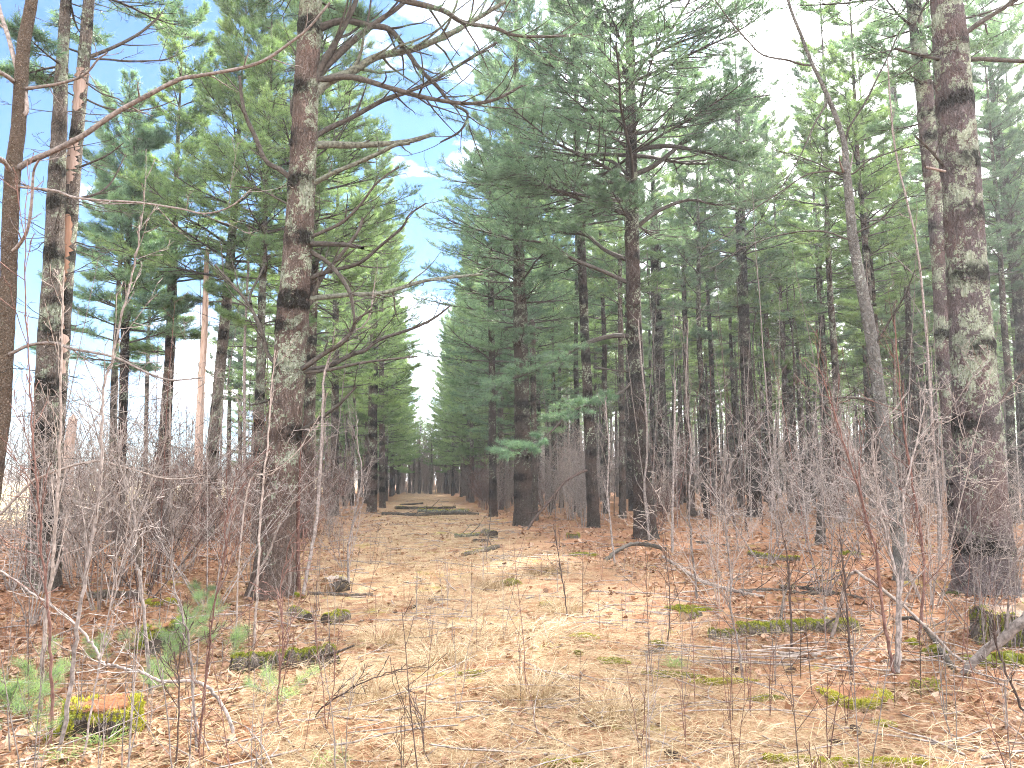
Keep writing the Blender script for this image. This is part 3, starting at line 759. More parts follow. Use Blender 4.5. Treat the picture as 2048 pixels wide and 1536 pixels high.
P_ = traced_pine
rP, bP, axP = P_(105, [(1188, 1056, 26), (1183, 950, 23), (1177, 820, 20), (1170, 680, 18), (1163, 500, 17), (1158, 380, 15), (1152, 200, 11)], 19, 'pine_dark',
    'slender pine with a dead limb sagging from it to the needle floor', crown_=[dict(z0=8.5, z1=18.5, R=3.6, nw=16, lod=1, lowcut=.5)], dead=(2.5, 9, 34, 1.2, 0, 4, 2, .011), flare=.04)
add_limbs(rP, bP, bP[1], [([(1180, 941), (1165, 943), (1147, 953), (1127, 966), (1098, 1003), (1070, 1036), (1050, 1068), (1033, 1095)], dict(r=(3, 2), twigs=6, tl=.8, dy=-1.5, m='twig_dark', label='dead limb sagging down to the floor'))], 204)
P_(106, [(1045, 1052, 38), (1046, 950, 34), (1044, 800, 31), (1041, 650, 28), (1037, 480, 22)], 20, 'pine', 'thick shaggy lichen-grey pine at the lane edge, ringed by brush',
    crown_=[dict(z0=6.0, z1=19.5, R=4.0, nw=20, lod=1, lowcut=.5)], dead=(2., 6.5, 34, 1.3, 0, 4, 2, .011), flare=.05)
P_(107, [(986, 1034, 17), (985, 900, 15), (984, 750, 14), (982, 600, 12)], 19, 'pine_dark', 'dark narrow pine between the lane and the shaggy lichen-grey pine', crown_=[dict(z0=4.8, z1=18.5, R=3.6, nw=20, lod=1, lowcut=.5)], dead=(1.8, 5.5, 24, 1.2, 0, 4, 2, .012))
P_(108, [(1070, 1040, 13), (1068, 880, 12), (1066, 740, 12), (1065, 645, 11)], 12, 'pine', 'dead snag with a snapped reddish top behind the shaggy pine', dead=(2., 8., 20, .9, 0, 3, 2, .01), broken=True, name='dead_snag', cat='dead tree')
P_(109, [(1327, 1024, 25), (1322, 900, 22), (1317, 760, 21), (1312, 600, 20), (1308, 450, 16)], 20, 'pine_dark', 'dark lichen-flecked pine just behind the tall dark pine', crown_=[dict(z0=9.2, z1=19.5, R=3.4, nw=16, lod=1)], dead=(2.5, 9.5, 44, 1.4, 0, 4, 2, .012))
P_(110, [(1510, 1034, 30), (1503, 900, 25), (1495, 780, 23), (1488, 640, 21), (1482, 480, 20), (1478, 330, 17)], 20, 'pine_dark', 'dark pine with a frosty grey dead shrub at its foot', crown_=[dict(z0=9.0, z1=19.5, R=3.8, nw=17, lod=1)], dead=(2.5, 9.5, 44, 1.5, 0, 4, 2, .012), flare=.07)
P_(111, [(1466, 994, 24), (1462, 850, 21), (1456, 700, 20), (1450, 520, 17)], 20, 'pine', 'brown double-looking pine partly hidden by the frosty-footed dark pine', crown_=[dict(z0=9.5, z1=19.5, R=3.2, nw=15, lod=1)], dead=(2.5, 10, 40, 1.4, 0, 4, 2, .013))
P_(112, [(1855, 1006, 36), (1848, 920, 30), (1838, 800, 28), (1820, 640, 26), (1808, 480, 24), (1796, 320, 21), (1782, 150, 17)], 21, 'pine_dark', 'mossy-ringed dark pine seen past the smooth grey hardwood', crown_=[dict(z0=9.5, z1=20.5, R=3.5, nw=17, lod=1, gapf=.1)], dead=(2.5, 10, 50, 1.6, 0, 4, 2, .013), flare=.06)
P_(113, [(2062, 1040, 30), (2056, 860, 26), (2046, 700, 24), (2034, 560, 22), (2018, 430, 20), (2004, 330, 18), (1994, 260, 16)], 21, 'pine_dark', 'dark pine leaning in at the frame edge beyond the stout lichen-spotted pine', crown_=[dict(z0=9, z1=20.5, R=3.4, nw=17, lod=1)], dead=(2.5, 10, 36, 1.5, 0, 4, 2, .012))
P_(114, [(1388, 972, 11), (1384, 850, 10), (1380, 700, 10), (1378, 600, 8)], 19, 'pine_dark', 'thin straight dark pine in the gap behind the tall dark pine', crown_=[dict(z0=10, z1=18.5, R=3., nw=14, lod=2)], dead=(3, 10, 30, 1.2, 0, 3, 0, .016))
P_(115, [(1596, 1006, 20), (1588, 900, 14), (1578, 780, 13), (1572, 600, 12)], 19, 'pine_dark', 'thin dark pine between the frosty-footed pine and the grey hardwood', crown_=[dict(z0=9.5, z1=18.5, R=3.2, nw=14, lod=2)], dead=(2.5, 10, 34, 1.3, 0, 3, 2, .014))

# --- open side
rB, bB, axB = P_(120, [(80, 1182, 52), (82, 1080, 48), (88, 960, 46), (93, 820, 44), (99, 680, 42), (107, 520, 38), (113, 380, 34), (119, 240, 28), (126, 100, 22)],
    19, 'pine_grey', 'lichen-grey pine overlapped by the peeling dead pine', crown_=[dict(z0=7.6, z1=18, R=2.7, nw=17, lod=1, gapf=.28)], dead=(2., 7.5, 40, 1.6, 0, 4, 2, .009), flare=.05, sides=24, step=.07)
rC, bC, axC = P_(121, [(100, 1176, 38), (103, 1050, 36), (108, 900, 35), (118, 740, 33), (127, 600, 31), (139, 450, 29), (151, 300, 27), (165, 150, 25), (178, 0, 21)],
    15, 'pine_grey', 'peeling dead pine leaning across the lichen-grey pine', dead=(2., 9.5, 30, 1.2, 0, 3, 2, .009), flare=.04, sides=22, step=.07, cat='dead tree', name='dead_pine')
def peel(root, b, ax, z0, z1, w, az, off, label=None, mat='deadwood'):
    """a strip where the bark has come off: thin shell standing just proud of the trunk"""
    r = np.random.default_rng(int(z0 * 97)); n = 24; k = 7; V = []
    for i in range(n):
        t = i / (n - 1); z = z0 + (z1 - z0) * t; c = ax(z); hw = w * math.sin(PI * (.04 + .92 * t)) ** .5 * (1 + .45 * r.normal())
        for j in range(k):
            a = az + hw * (j / (k - 1) - .5) * 2
            V.append((c[0] + off * math.cos(a), c[1] + off * math.sin(a), z))
    q = np.array([[i * k + j, i * k + j + 1, (i + 1) * k + j + 1, (i + 1) * k + j] for i in range(n - 1) for j in range(k - 1)])
    mb = MB(); mb.add(np.array(V), q); o = obj('bare_wood', mb, [mat], root, off=b); o.location = (0, 0, 0)
    if label: o['label'] = label
RC = lambda wpx: wpx / 2 * bC[1] / FPX
peel(rC, bC, axC, 4.35, 5.35, .6, -PI / 2 + .25, RC(31) * 1.10, 'orange stripped wood below a hollow', 'rawwood')
peel(rC, bC, axC, 2.9, 4.1, .8, -PI / 2 + .25, RC(33) * 1.10)
peel(rC, bC, axC, 5.8, 6.5, .9, -PI / 2 + .0, RC(29.5) * 1.10)
peel(rC, bC, axC, 6.9, 7.6, .9, -PI / 2 + .1, RC(27.5) * 1.10)
add_limbs(rC, bC, bC[1], [
    ([(176, 115), (228, 94), (277, 68), (312, 39), (335, 10)], dict(r=(4, 2), twigs=6, tl=.6)),
    ([(176, 117), (220, 119), (260, 122), (325, 120), (351, 111)], dict(r=(2.5, 1.2), twigs=8, tl=.6)),
    ([(155, 336), (212, 312), (247, 286)], dict(r=(2.5, 1), twigs=3, tl=.3)),
    ([(150, 398), (195, 387), (225, 361), (251, 309)], dict(r=(3, 1.2), twigs=3, tl=.3)),
    ([(160, 199), (130, 182), (98, 169), (65, 140)], dict(r=(2, 1), twigs=4, tl=.4)),
    ([(165, 107), (107, 85), (72, 63), (30, 30)], dict(r=(2.5, 1), twigs=4, tl=.4)),
    ([(165, 195), (210, 215), (262, 222), (310, 215), (350, 200)], dict(r=(2.5, 1), twigs=8, tl=.5)),
    ([(165, 160), (200, 185), (240, 200), (262, 225)], dict(r=(2, 1), twigs=5, tl=.4)),
], 205)
rA, bA, axA = P_(122, [(-2, 900, 26), (6, 840, 27), (10, 725, 28), (16, 595, 29), (20, 465, 30), (26, 342, 30), (36, 260, 28), (42, 163, 27), (49, 81, 25), (63, 5, 23)],
    10, 'young', 'close young brown tree with long bare limbs at the frame edge on the open side', base=(-4.75, 7.0), flare=.03, sides=20, step=.05, name='young_tree', wsp=50,
    dead=(1.5, 3.6, 6, .5, 0, 3, 2, .005))
add_limbs(rA, bA, 7.0, [
    ([(34, 338), (60, 322), (98, 306), (163, 273), (228, 228), (293, 192), (358, 159), (400, 151), (478, 137), (530, 120), (581, 85), (615, 58), (660, 5)], dict(r=(6.5, 2), twigs=6, tl=.35, dy=-.6, label='very long bare limb slanting up across the sky')),
    ([(42, 232), (53, 222), (50, 189), (36, 146), (16, 72), (2, 29), (-10, -20)], dict(r=(5, 4), twigs=3, tl=.3)),
    ([(46, 178), (70, 175), (114, 168), (156, 156), (179, 140), (195, 120), (215, 105)], dict(r=(4, 1.5), twigs=5, tl=.3)),
    ([(22, 505), (38, 490), (55, 459), (63, 407), (67, 345), (78, 319)], dict(r=(4, 2), twigs=4, tl=.3)),
    ([(25, 372), (42, 374), (107, 381), (146, 394), (195, 400), (277, 405), (358, 417), (410, 427), (461, 413), (502, 379)], dict(r=(3, 1.2), twigs=8, tl=.5, dy=-.5, m='twig')),
    ([(10, 712), (29, 704), (59, 690), (107, 686), (146, 698), (228, 714), (293, 745), (342, 760), (400, 756)], dict(r=(4, 1.5), twigs=9, tl=.45, dy=-.4, m='twig')),
    ([(30, 165), (10, 150), (-20, 135)], dict(r=(5, 4), twigs=1)),
    ([(22, 345), (5, 320), (-20, 310)], dict(r=(5, 4), twigs=1)),
], 206, 'twig')
P_(123, [(236, 1086, 20), (240, 1000, 18), (245, 860, 17), (249, 720, 16), (253, 560, 13), (262, 400, 10)], 10.5, 'pine_dark', 'forked-looking pine with a dense green crown between the grey pair and the straight mossy pine',
    crown_=[dict(z0=4.6, z1=10.3, R=2.3, nw=13, lod=1, lowcut=.9)], dead=(2., 4.6, 26, 1.2, 0, 4, 2, .009), leafmat='needles')
P_(124, [(222, 1080, 15), (226, 900, 14), (229, 760, 13), (236, 600, 10)], 12, 'pine_grey', 'slim grey pine stem close against the forked-looking pine', crown_=[dict(z0=7.0, z1=12, R=1.5, nw=9, lod=1)], dead=(2., 7, 20, 1., 0, 4, 2, .009))
P_(125, [(322, 1080, 26), (326, 960, 24), (333, 820, 21), (341, 680, 19), (346, 520, 16), (352, 380, 12), (357, 250, 6)], 14.3, 'pine', 'straight mossy pine tapering to a thin sunlit top against blue sky',
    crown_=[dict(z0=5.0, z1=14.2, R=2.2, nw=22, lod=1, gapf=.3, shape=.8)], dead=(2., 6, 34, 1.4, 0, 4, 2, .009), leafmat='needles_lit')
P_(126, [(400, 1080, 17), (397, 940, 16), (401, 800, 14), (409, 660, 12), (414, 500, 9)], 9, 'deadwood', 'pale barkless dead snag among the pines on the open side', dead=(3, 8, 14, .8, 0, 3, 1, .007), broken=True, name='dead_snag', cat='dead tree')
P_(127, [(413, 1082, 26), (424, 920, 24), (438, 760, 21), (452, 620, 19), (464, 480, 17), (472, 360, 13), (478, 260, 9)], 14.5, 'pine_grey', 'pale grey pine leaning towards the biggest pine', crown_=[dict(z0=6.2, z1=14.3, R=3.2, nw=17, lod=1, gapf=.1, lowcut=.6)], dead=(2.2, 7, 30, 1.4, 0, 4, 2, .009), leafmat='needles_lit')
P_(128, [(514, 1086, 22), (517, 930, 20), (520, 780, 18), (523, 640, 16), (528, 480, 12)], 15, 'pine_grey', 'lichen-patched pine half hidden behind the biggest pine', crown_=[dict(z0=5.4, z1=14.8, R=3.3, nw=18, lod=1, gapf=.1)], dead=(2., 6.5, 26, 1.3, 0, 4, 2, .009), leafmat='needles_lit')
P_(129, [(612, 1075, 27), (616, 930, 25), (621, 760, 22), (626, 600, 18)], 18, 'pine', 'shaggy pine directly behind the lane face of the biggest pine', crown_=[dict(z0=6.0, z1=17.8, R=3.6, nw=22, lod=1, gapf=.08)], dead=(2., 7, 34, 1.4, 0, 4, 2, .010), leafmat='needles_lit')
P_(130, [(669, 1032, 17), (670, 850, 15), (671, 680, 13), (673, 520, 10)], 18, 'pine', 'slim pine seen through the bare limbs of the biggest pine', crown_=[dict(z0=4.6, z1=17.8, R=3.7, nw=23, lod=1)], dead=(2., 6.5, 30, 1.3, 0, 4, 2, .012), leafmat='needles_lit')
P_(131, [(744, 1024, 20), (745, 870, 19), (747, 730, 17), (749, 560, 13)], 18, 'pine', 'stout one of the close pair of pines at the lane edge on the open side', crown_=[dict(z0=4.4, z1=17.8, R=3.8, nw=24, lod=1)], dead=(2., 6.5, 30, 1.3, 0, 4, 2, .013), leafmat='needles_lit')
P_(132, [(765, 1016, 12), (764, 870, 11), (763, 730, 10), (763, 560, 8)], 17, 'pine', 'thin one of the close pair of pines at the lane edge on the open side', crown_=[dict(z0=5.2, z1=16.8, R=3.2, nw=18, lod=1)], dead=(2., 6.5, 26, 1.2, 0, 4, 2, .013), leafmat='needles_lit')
P_(133, [(457, 1010, 9), (458, 880, 8), (460, 740, 8), (462, 600, 7)], 13, 'pine_dark', 'thin dark pine pole in the gap right of the leaning grey pine', crown_=[dict(z0=6.5, z1=12.8, R=2., nw=11, lod=2)], dead=(2., 7, 24, 1.2, 0, 3, 1, .011))
P_(134, [(480, 1010, 9), (480, 880, 8), (480, 740, 8), (478, 600, 7)], 13, 'pine_grey', 'thin grey pine pole just left of the half-hidden lichen-patched pine', crown_=[dict(z0=6.5, z1=12.8, R=2., nw=11, lod=2)], dead=(2., 7, 24, 1.2, 0, 3, 1, .011))
P_(135, [(290, 1040, 9), (292, 860, 8), (296, 700, 7)], 12, 'pine_grey', 'thin grey pole between the forked-looking pine and the straight mossy pine', crown_=[dict(z0=6.0, z1=11.8, R=1.8, nw=10, lod=2)], dead=(2., 7, 24, 1.1, 0, 3, 1, .010))
P_(136, [(132, 1140, 22), (134, 1000, 20), (138, 900, 19), (146, 838, 16)], 2.3, 'deadwood', 'short splintered snag with a jagged pale top beside the grey pair', broken=True, name='broken_snag', cat='snag', dead=(1, 2.3, 5, .5, 0, 2, 0, .005), flare=.03)

# --- BB: the smooth hardwood with a broken, spiky fork
rBB, bBB, axBB = P_(140, [(1803, 1160, 28), (1797, 1090, 23), (1784, 988, 22), (1768, 879, 22), (1756, 769, 23), (1740, 660, 23), (1722, 568, 22), (1706, 475, 20), (1699, 402, 18), (1693, 345, 16), (1688, 285, 11), (1669, 226, 10), (1651, 183, 9), (1621, 120, 7), (1603, 73, 7), (1578, 7, 6)],
    12.5, 'smooth', 'smooth grey leaning hardwood with a splintered fork halfway up', flare=.03, sides=20, step=.06, name='bare_hardwood_tree', wsp=60, dead=None)
add_limbs(rBB, bBB, bBB[1], [
    ([(1623, 131), (1600, 128), (1574, 120), (1526, 110), (1494, 80), (1457, 37), (1430, 0)], dict(r=(2.6, 1), twigs=10, tl=.7)),
    ([(1691, 292), (1698, 256), (1731, 204), (1756, 153), (1782, 102), (1800, 62), (1830, 20)], dict(r=(2.6, 1), twigs=8, tl=.7)),
    ([(1657, 201), (1629, 248), (1610, 292), (1585, 340), (1560, 380)], dict(r=(2, .8), twigs=8, tl=.6)),
    ([(1692, 350), (1710, 345), (1738, 321), (1811, 296), (1860, 285)], dict(r=(2, .8), twigs=8, tl=.7)),
    ([(1692, 354), (1680, 351), (1640, 329), (1600, 314), (1550, 300)], dict(r=(2, .8), twigs=8, tl=.7)),
    ([(1692, 350), (1665, 343), (1640, 344), (1610, 351), (1556, 387), (1490, 431), (1457, 467), (1400, 500)], dict(r=(2.4, .8), twigs=12, tl=.8)),
    ([(1700, 480), (1640, 462), (1560, 470), (1480, 500), (1420, 540)], dict(r=(2, .8), twigs=12, tl=.8)),
    ([(1704, 470), (1760, 440), (1800, 400), (1850, 390)], dict(r=(2, .8), twigs=10, tl=.7)),
    ([(1745, 700), (1780, 640), (1810, 590), (1830, 540)], dict(r=(2.6, 1), twigs=6, tl=.6)),
    ([(1748, 800), (1700, 795), (1660, 800), (1620, 830)], dict(r=(3, 1.2), twigs=8, tl=.7)),
    ([(1692, 335), (1690, 320), (1684, 300)], dict(r=(3, .6), twigs=0, m='twig')), ([(1698, 345), (1703, 325), (1706, 305)], dict(r=(3, .6), twigs=0, m='twig')),
    ([(1687, 345), (1680, 325), (1678, 312)], dict(r=(3, .6), twigs=0, m='twig')),
], 207, 'limb', 'limb')
print('key trees', time.time() - T0)

# ------------------------------------------------------------------ shared pines for the rows
def proto_pine(seed, H, r0, mat, z0, R, lod, leaf, dead, nw=None, low_el=0., dens=1., gapf=.08, lowcut=.35, shape=.75):
    r = np.random.default_rng(seed)
    root = thing('pine_tree', (0, 0, 0), '', 'tree')
    n = 9; zz = np.linspace(0, H, n); bend = r.normal(0, .05, (n, 2)).cumsum(0); bend[0] = 0
    pts = np.column_stack([bend * .9, zz]); pts[0, 2] = -.15
    rads = r0 * (1 - .93 * (zz / H) ** 1.1)
    ax = axis_of(pts); mb = MB()
    trunk(mb, r, pts, rads, 12 if lod < 2 else 8, .2 if lod < 2 else .4, .04)
    k = [obj('trunk', mb, [mat], root)]
    mb = MB(); dead_limbs(mb, r, ax, *dead); crown(mb, r, ax, z0, H - .3, R, nw or int((H - z0) / .68), lod, gapf=gapf, low_el=low_el, dens=dens, lowcut=lowcut, shape=shape)
    k.append(obj('crown', mb, ['limb', leaf], root))
    kids(root, *k)
    return root
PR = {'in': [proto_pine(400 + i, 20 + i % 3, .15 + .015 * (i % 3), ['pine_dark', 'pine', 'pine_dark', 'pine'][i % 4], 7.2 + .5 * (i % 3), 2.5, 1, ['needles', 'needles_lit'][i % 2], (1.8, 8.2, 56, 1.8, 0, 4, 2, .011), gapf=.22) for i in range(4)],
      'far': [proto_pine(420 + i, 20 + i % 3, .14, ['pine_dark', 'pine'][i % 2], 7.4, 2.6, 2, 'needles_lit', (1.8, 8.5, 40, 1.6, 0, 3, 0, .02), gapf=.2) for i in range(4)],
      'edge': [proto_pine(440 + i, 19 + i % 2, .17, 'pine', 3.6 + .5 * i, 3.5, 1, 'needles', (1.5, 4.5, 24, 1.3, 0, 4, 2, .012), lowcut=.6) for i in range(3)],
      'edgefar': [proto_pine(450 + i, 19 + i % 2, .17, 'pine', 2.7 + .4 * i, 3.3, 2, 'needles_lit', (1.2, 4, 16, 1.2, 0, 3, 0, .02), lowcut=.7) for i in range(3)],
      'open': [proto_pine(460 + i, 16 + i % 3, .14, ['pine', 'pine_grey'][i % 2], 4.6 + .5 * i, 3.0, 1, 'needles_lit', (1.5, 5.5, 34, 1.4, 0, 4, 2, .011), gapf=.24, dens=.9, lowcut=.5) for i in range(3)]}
used = set()
keyxy = [tuple(o.location[:2]) for o in C.objects if o.type == 'EMPTY' and o.parent is None and o.name.split('.')[0] in ('pine_tree', 'dead_pine', 'dead_snag', 'bare_hardwood_tree') and abs(o.location.y) > 1]
def put(kind, x, y, s, r, label, group):
    if not in_view(x, y, 3.5): return False
    if min((math.hypot(x - a, y - b_) for a, b_ in keyxy), default=9) < 1.7: return False
    if kind == 'open' and 280 < 1024 + 1530 * x / y < 450: return False
    i = int(r.integers(len(PR[kind]))); src = PR[kind][i]
    loc = (x, y, float(gz(x, y)))
    if (kind, i) not in used:
        used.add((kind, i)); src.location = loc; src.rotation_euler = (0, 0, r.uniform(0, 6.28)); src.scale = (s, s, s); src['label'] = label; src['group'] = group
    else: dup(src, loc, r.uniform(0, 6.28), s, label, group)
    keyxy.append((x, y)); return True
r = np.random.default_rng(55); nput = 0
LB = {'in': ('slim straight pine standing among its likes in the rows of the dense stand', 'pines of the dense stand beside the lane'),
      'far': ('distant slim pine with a bare lower trunk, deep in the dense stand', 'far pines deep in the dense stand'),
      'edge': ('pine at the lane edge of the dense stand with low green boughs', 'lane-edge pines of the dense stand'),
      'edgefar': ('far pine lining the lane with bright boughs hanging low over it', 'far pines lining both sides of the lane'),
      'fieldfar': ('far pine in the thin rows between the lane and the field, behind the lane-edge ones', 'far pines of the thin rows beside the field'),
      'open': ('light green pine in the thin rows between the lane and the open field', 'pines of the thin rows beside the field')}
for j, row in enumerate(np.arange(4.6, 62, 3.3)):
    y = 24 + 2 * (j % 3) if j > 2 else 30
    while y < 84:
        sp = 3.9 if y < 50 else 5.2
        x = row - .115 * y + r.normal(0, .35)
        if j == 0: k = 'edge' if y < 46 else 'edgefar'
        else: k = 'in' if y < 48 else 'far'
        if row > 30 and y < 60 and r.random() < .2: y += sp; continue
        nput += put(k, x, y + r.normal(0, .4), r.uniform(.85, 1.12), r, *LB[k])
        y += sp * r.uniform(.85, 1.2)
for row, y0, y1, sp in ((-3.3, 42, 100, 4.6), (-6.2, 32, 96, 4.4), (-9.0, 28, 90, 5.0), (-12., 38, 88, 8.), (3.3, 50, 100, 5.2)):
    y = y0
    while y < y1:
        k = 'edgefar' if (y > 50) else 'open'
        nput += put(k, row - .115 * y + r.normal(0, .4), y, r.uniform(.85, 1.1) * (.78 if row < -8 else .95 if row < -5 else 1), r, *LB['fieldfar' if (k == 'edgefar' and row < -5) else k]); y += sp * r.uniform(.8, 1.25)
PO = []
for i in range(5):
    rp = np.random.default_rng(480 + i); mb = MB(); H_ = 11 + i; zz = np.linspace(0, H_, 8); bd = rp.normal(0, .07, (8, 2)).cumsum(0); bd[0] = 0
    pts_ = np.column_stack([bd, zz]); trunk(mb, rp, pts_, (.055 + .012 * (i % 3)) * (1 - .8 * zz / H_), 7, .35, .01)
    dead_limbs(mb, rp, axis_of(pts_), 1.5, H_ - .3, 34, 1.1, 0, 3, 1, .008)
    PO.append(mb.mesh('pole_pine', [['pine_dark', 'pine', 'pine', 'pine_grey', 'pine_dark'][i]]))
npole = 0
for _ in range(900):
    y = r.uniform(30, 82); rl = r.uniform(4.5, 50) if r.random() < .82 else -r.uniform(4, 13); x = rl - .115 * y
    if not in_view(x, y, 0) or min(math.hypot(x - a, y - b_) for a, b_ in keyxy) < .8: continue
    o = bpy.data.objects.new('pole_pine', PO[int(r.integers(5))]); C.objects.link(o); o.location = (x, y, float(gz(x, y))); s_ = r.uniform(.7, 1.2); o.scale = (s_ * (1 + y / 120), s_ * (1 + y / 120), s_); o.rotation_euler = (r.normal(0, .02), r.normal(0, .02), r.uniform(0, 6))
    dense = rl > 0
    tag(o, 'thin crownless pole of a pine crowded out in the dense stand' if dense else 'thin crownless pole of a pine in the rows beside the field', 'tree', 'crowded-out poles of the dense stand' if dense else 'crowded-out poles beside the field')
    keyxy.append((x, y)); npole += 1
    if npole >= 120: break
print('fill pines', nput, time.time() - T0)

# ------------------------------------------------------------------ distant woods: one mass
def distant():
    r = np.random.default_rng(77); mb = MB(); N = 820
    y = r.uniform(86, 155, N); x = r.uniform(-13, .72 * 135, N)
    x = np.where(r.random(N) < .3, r.uniform(-24, 2, N), x); rl = rel(x, y)
    k = (rl > -11) & ((np.abs(rl) > 10) | ((y < 112) & (r.random(N) < .55))); x, y = x[k], y[k]; N = len(x)
    H = r.uniform(17, 23, N) * np.where(np.abs(rel(x, y)) < 4, .42, 1.); P = np.stack([np.stack([x + r.normal(0, .15, N) * t, y, gz(x, y) + H * t], -1) for t in (0, .33, .66, 1.)], 1)
    v, f = tubes(P, np.full((N, 1), .17) * np.array([[1.1, .9, .6, .1]]), 5); mb.add(v, f, 0)
    nb = 26
    O = np.repeat(np.stack([x, y, H], -1), nb, 0); M_ = len(O); t = r.random(M_)
    lane = np.abs(rel(O[:, 0], O[:, 1])) < 9
    z0 = np.where(lane, 3.2, 7.5); O[:, 2] = z0 + (O[:, 2] - z0) * t
    L = 3.0 * (1 - t) ** .7 * r.uniform(.6, 1.1, M_) * np.where(lane, 1.3, 1.) + .3
    P, A, E = curves(r, O, r.uniform(0, 2 * PI, M_), .1 + .5 * t, L, .3, .1, 4); v, f = tubes(P, np.full(P.shape[:2], .02), 3); mb.add(v, f, 0)
    tt = np.tile(np.linspace(.3, 1, 6)[None], (M_, 1)); Pt, At, Et, _ = sample(P, A, E, np.ones(P.shape[:2]), tt)
    Pt = Pt + r.normal(0, .22, Pt.shape) * [1, 1, .5]
    Dt = np.stack([np.cos(At), np.sin(At), np.sin(Et)], -1)
    kk = (np.abs(rel(Pt[..., 0], Pt[..., 1])) > -1).ravel()
    needle_tufts(mb, r, Pt.reshape(-1, 3)[kk], Dt.reshape(-1, 3)[kk], 6, .40, .045, 1)
    nd = 10; O = np.repeat(np.stack([x, y, 0 * x], -1), nd, 0); O[:, 2] = r.uniform(2, 8, len(O))
    P, A, E = curves(r, O, r.uniform(0, 2 * PI, len(O)), r.normal(.05, .2, len(O)), r.uniform(.4, 1.6, len(O)), .2, .1, 4); v, f = tubes(P, np.full(P.shape[:2], .015), 3); mb.add(v, f, 0)
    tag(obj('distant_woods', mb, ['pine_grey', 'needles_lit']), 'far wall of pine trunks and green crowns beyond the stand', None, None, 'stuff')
    mb = MB(); N = 7200                                         # bare scrub far across the field and under the far woods
    y = r.uniform(190, 270, N); x = r.uniform(-260, -30, N); H = r.uniform(1.5, 6.5, N)
    y[2200:] = r.uniform(88, 130, N - 2200); x[2200:] = r.uniform(-16, 95, N - 2200); H[2200:] = r.uniform(2, 8, N - 2200)
    P, A, E = curves(r, np.stack([x, y, 0 * x], -1), r.uniform(0, 6.28, N), r.uniform(1.2, 1.5, N), H, 0, .06, 4)
    v, f = tubes(P, np.full((N, 1), .06) * np.array([[1, .8, .6, .3]]), 3); mb.add(v, f, 0)
    O2, a2, e2, l2, r2 = children(r, P, A, E, np.full(P.shape[:2], .04), H, 9, .2, 1, .35, (.2, .7), .6, .2, side=False)
    P2, A2, E2 = curves(r, O2, a2, e2, l2, .2, .1, 3); v, f = tubes(P2, np.full(P2.shape[:2], .03), 3); mb.add(v, f, 0)
    tag(obj('distant_scrub', mb, ['twig_pale']), 'far band of bare scrub at the field edge and under the woods', None, None, 'stuff')
distant()

# ------------------------------------------------------------------ shrubs, saplings, weeds
def shrub_mesh(r, h, stems, spread, mat=0, n2=8, n3=3, n4=2, rad=.008, tw=.0026, top=.15):
    mb = MB()
    a = r.uniform(0, 2 * PI, stems); O = np.stack([np.cos(a) * .08, np.sin(a) * .08, np.full(stems, -.03)], -1) * r.uniform(.3, 1.5, (stems, 1)); O[:, 2] = -.03
    L = h * r.uniform(.6, 1.1, stems)
    P, A, E = curves(r, O, a, PI / 2 - r.uniform(.05, spread, stems), L, -r.uniform(0, .35, stems), .09, 8)
    R = (rad * r.uniform(.7, 1.2, stems))[:, None] * np.linspace(1, .35, 8)[None]
    v, f = tubes(P, R, 5); mb.add(v, f, mat)
    O2, a2, e2, l2, r2 = children(r, P, A, E, R, L, n2, top, 1., .42, (-.5, .25), .75, .25, side=False, taper=.55)
    P2, A2, E2 = curves(r, O2, a2, e2, l2, .25, .14, 5); R2 = np.maximum(r2, tw * 1.2)[:, None] * np.linspace(1, .45, 5)[None]
    v, f = tubes(P2, R2, 3); mb.add(v, f, mat)
    O3, a3, e3, l3, r3 = children(r, P2, A2, E2, R2, l2, n3, .2, 1., .5, (-.6, .5), .8, .3, side=False, taper=.4)
    P3, A3, E3 = curves(r, O3, a3, e3, l3, .2, .16, 4); R3 = np.full(P3.shape[:2], tw); v, f = tubes(P3, R3, 3); mb.add(v, f, mat)
    if n4:
        O4, a4, e4, l4, r4 = children(r, P3, A3, E3, R3, l3, n4, .3, 1., .55, (-.5, .5), .8, .3, side=False, taper=.3)
        P4, A4, E4 = curves(r, O4, a4, e4, l4, .1, .16, 3); v, f = tubes(P4, np.full(P4.shape[:2], tw * .85), 3); mb.add(v, f, mat)
    return mb
SH = [shrub_mesh(np.random.default_rng(500 + i), 2.5 + .3 * (i % 3), 7 + i % 4, .5 + .12 * (i % 3)).mesh('bare_shrub', [['twig', 'twig_pale', 'twig_red', 'twig', 'twig_pale', 'twig_dark'][i]]) for i in range(6)]
SHP = [shrub_mesh(np.random.default_rng(520 + i), 2.9, 8, .8, n2=9, n3=4, n4=1, rad=.009, tw=.0030).mesh('bare_shrub', ['twig_pale' if i % 2 else 'twig']) for i in range(3)]
SHF = [shrub_mesh(np.random.default_rng(530 + i), 2.9, 8, .5, n2=9, n3=4, n4=1, rad=.012, tw=.0055).mesh('bare_shrub', [['twig', 'twig_pale', 'twig', 'twig_red'][i]]) for i in range(4)]
def place(name, me, x, y, s, rz, label, cat, group, sz=None, tilt=(0, 0)):
    o = bpy.data.objects.new(name, me); C.objects.link(o); o.location = (x, y, float(gz(x, y))); o.scale = (s, s, sz or s); o.rotation_euler = (tilt[0], tilt[1], rz)
    return tag(o, label, cat, group)
r = np.random.default_rng(66); ns = 0
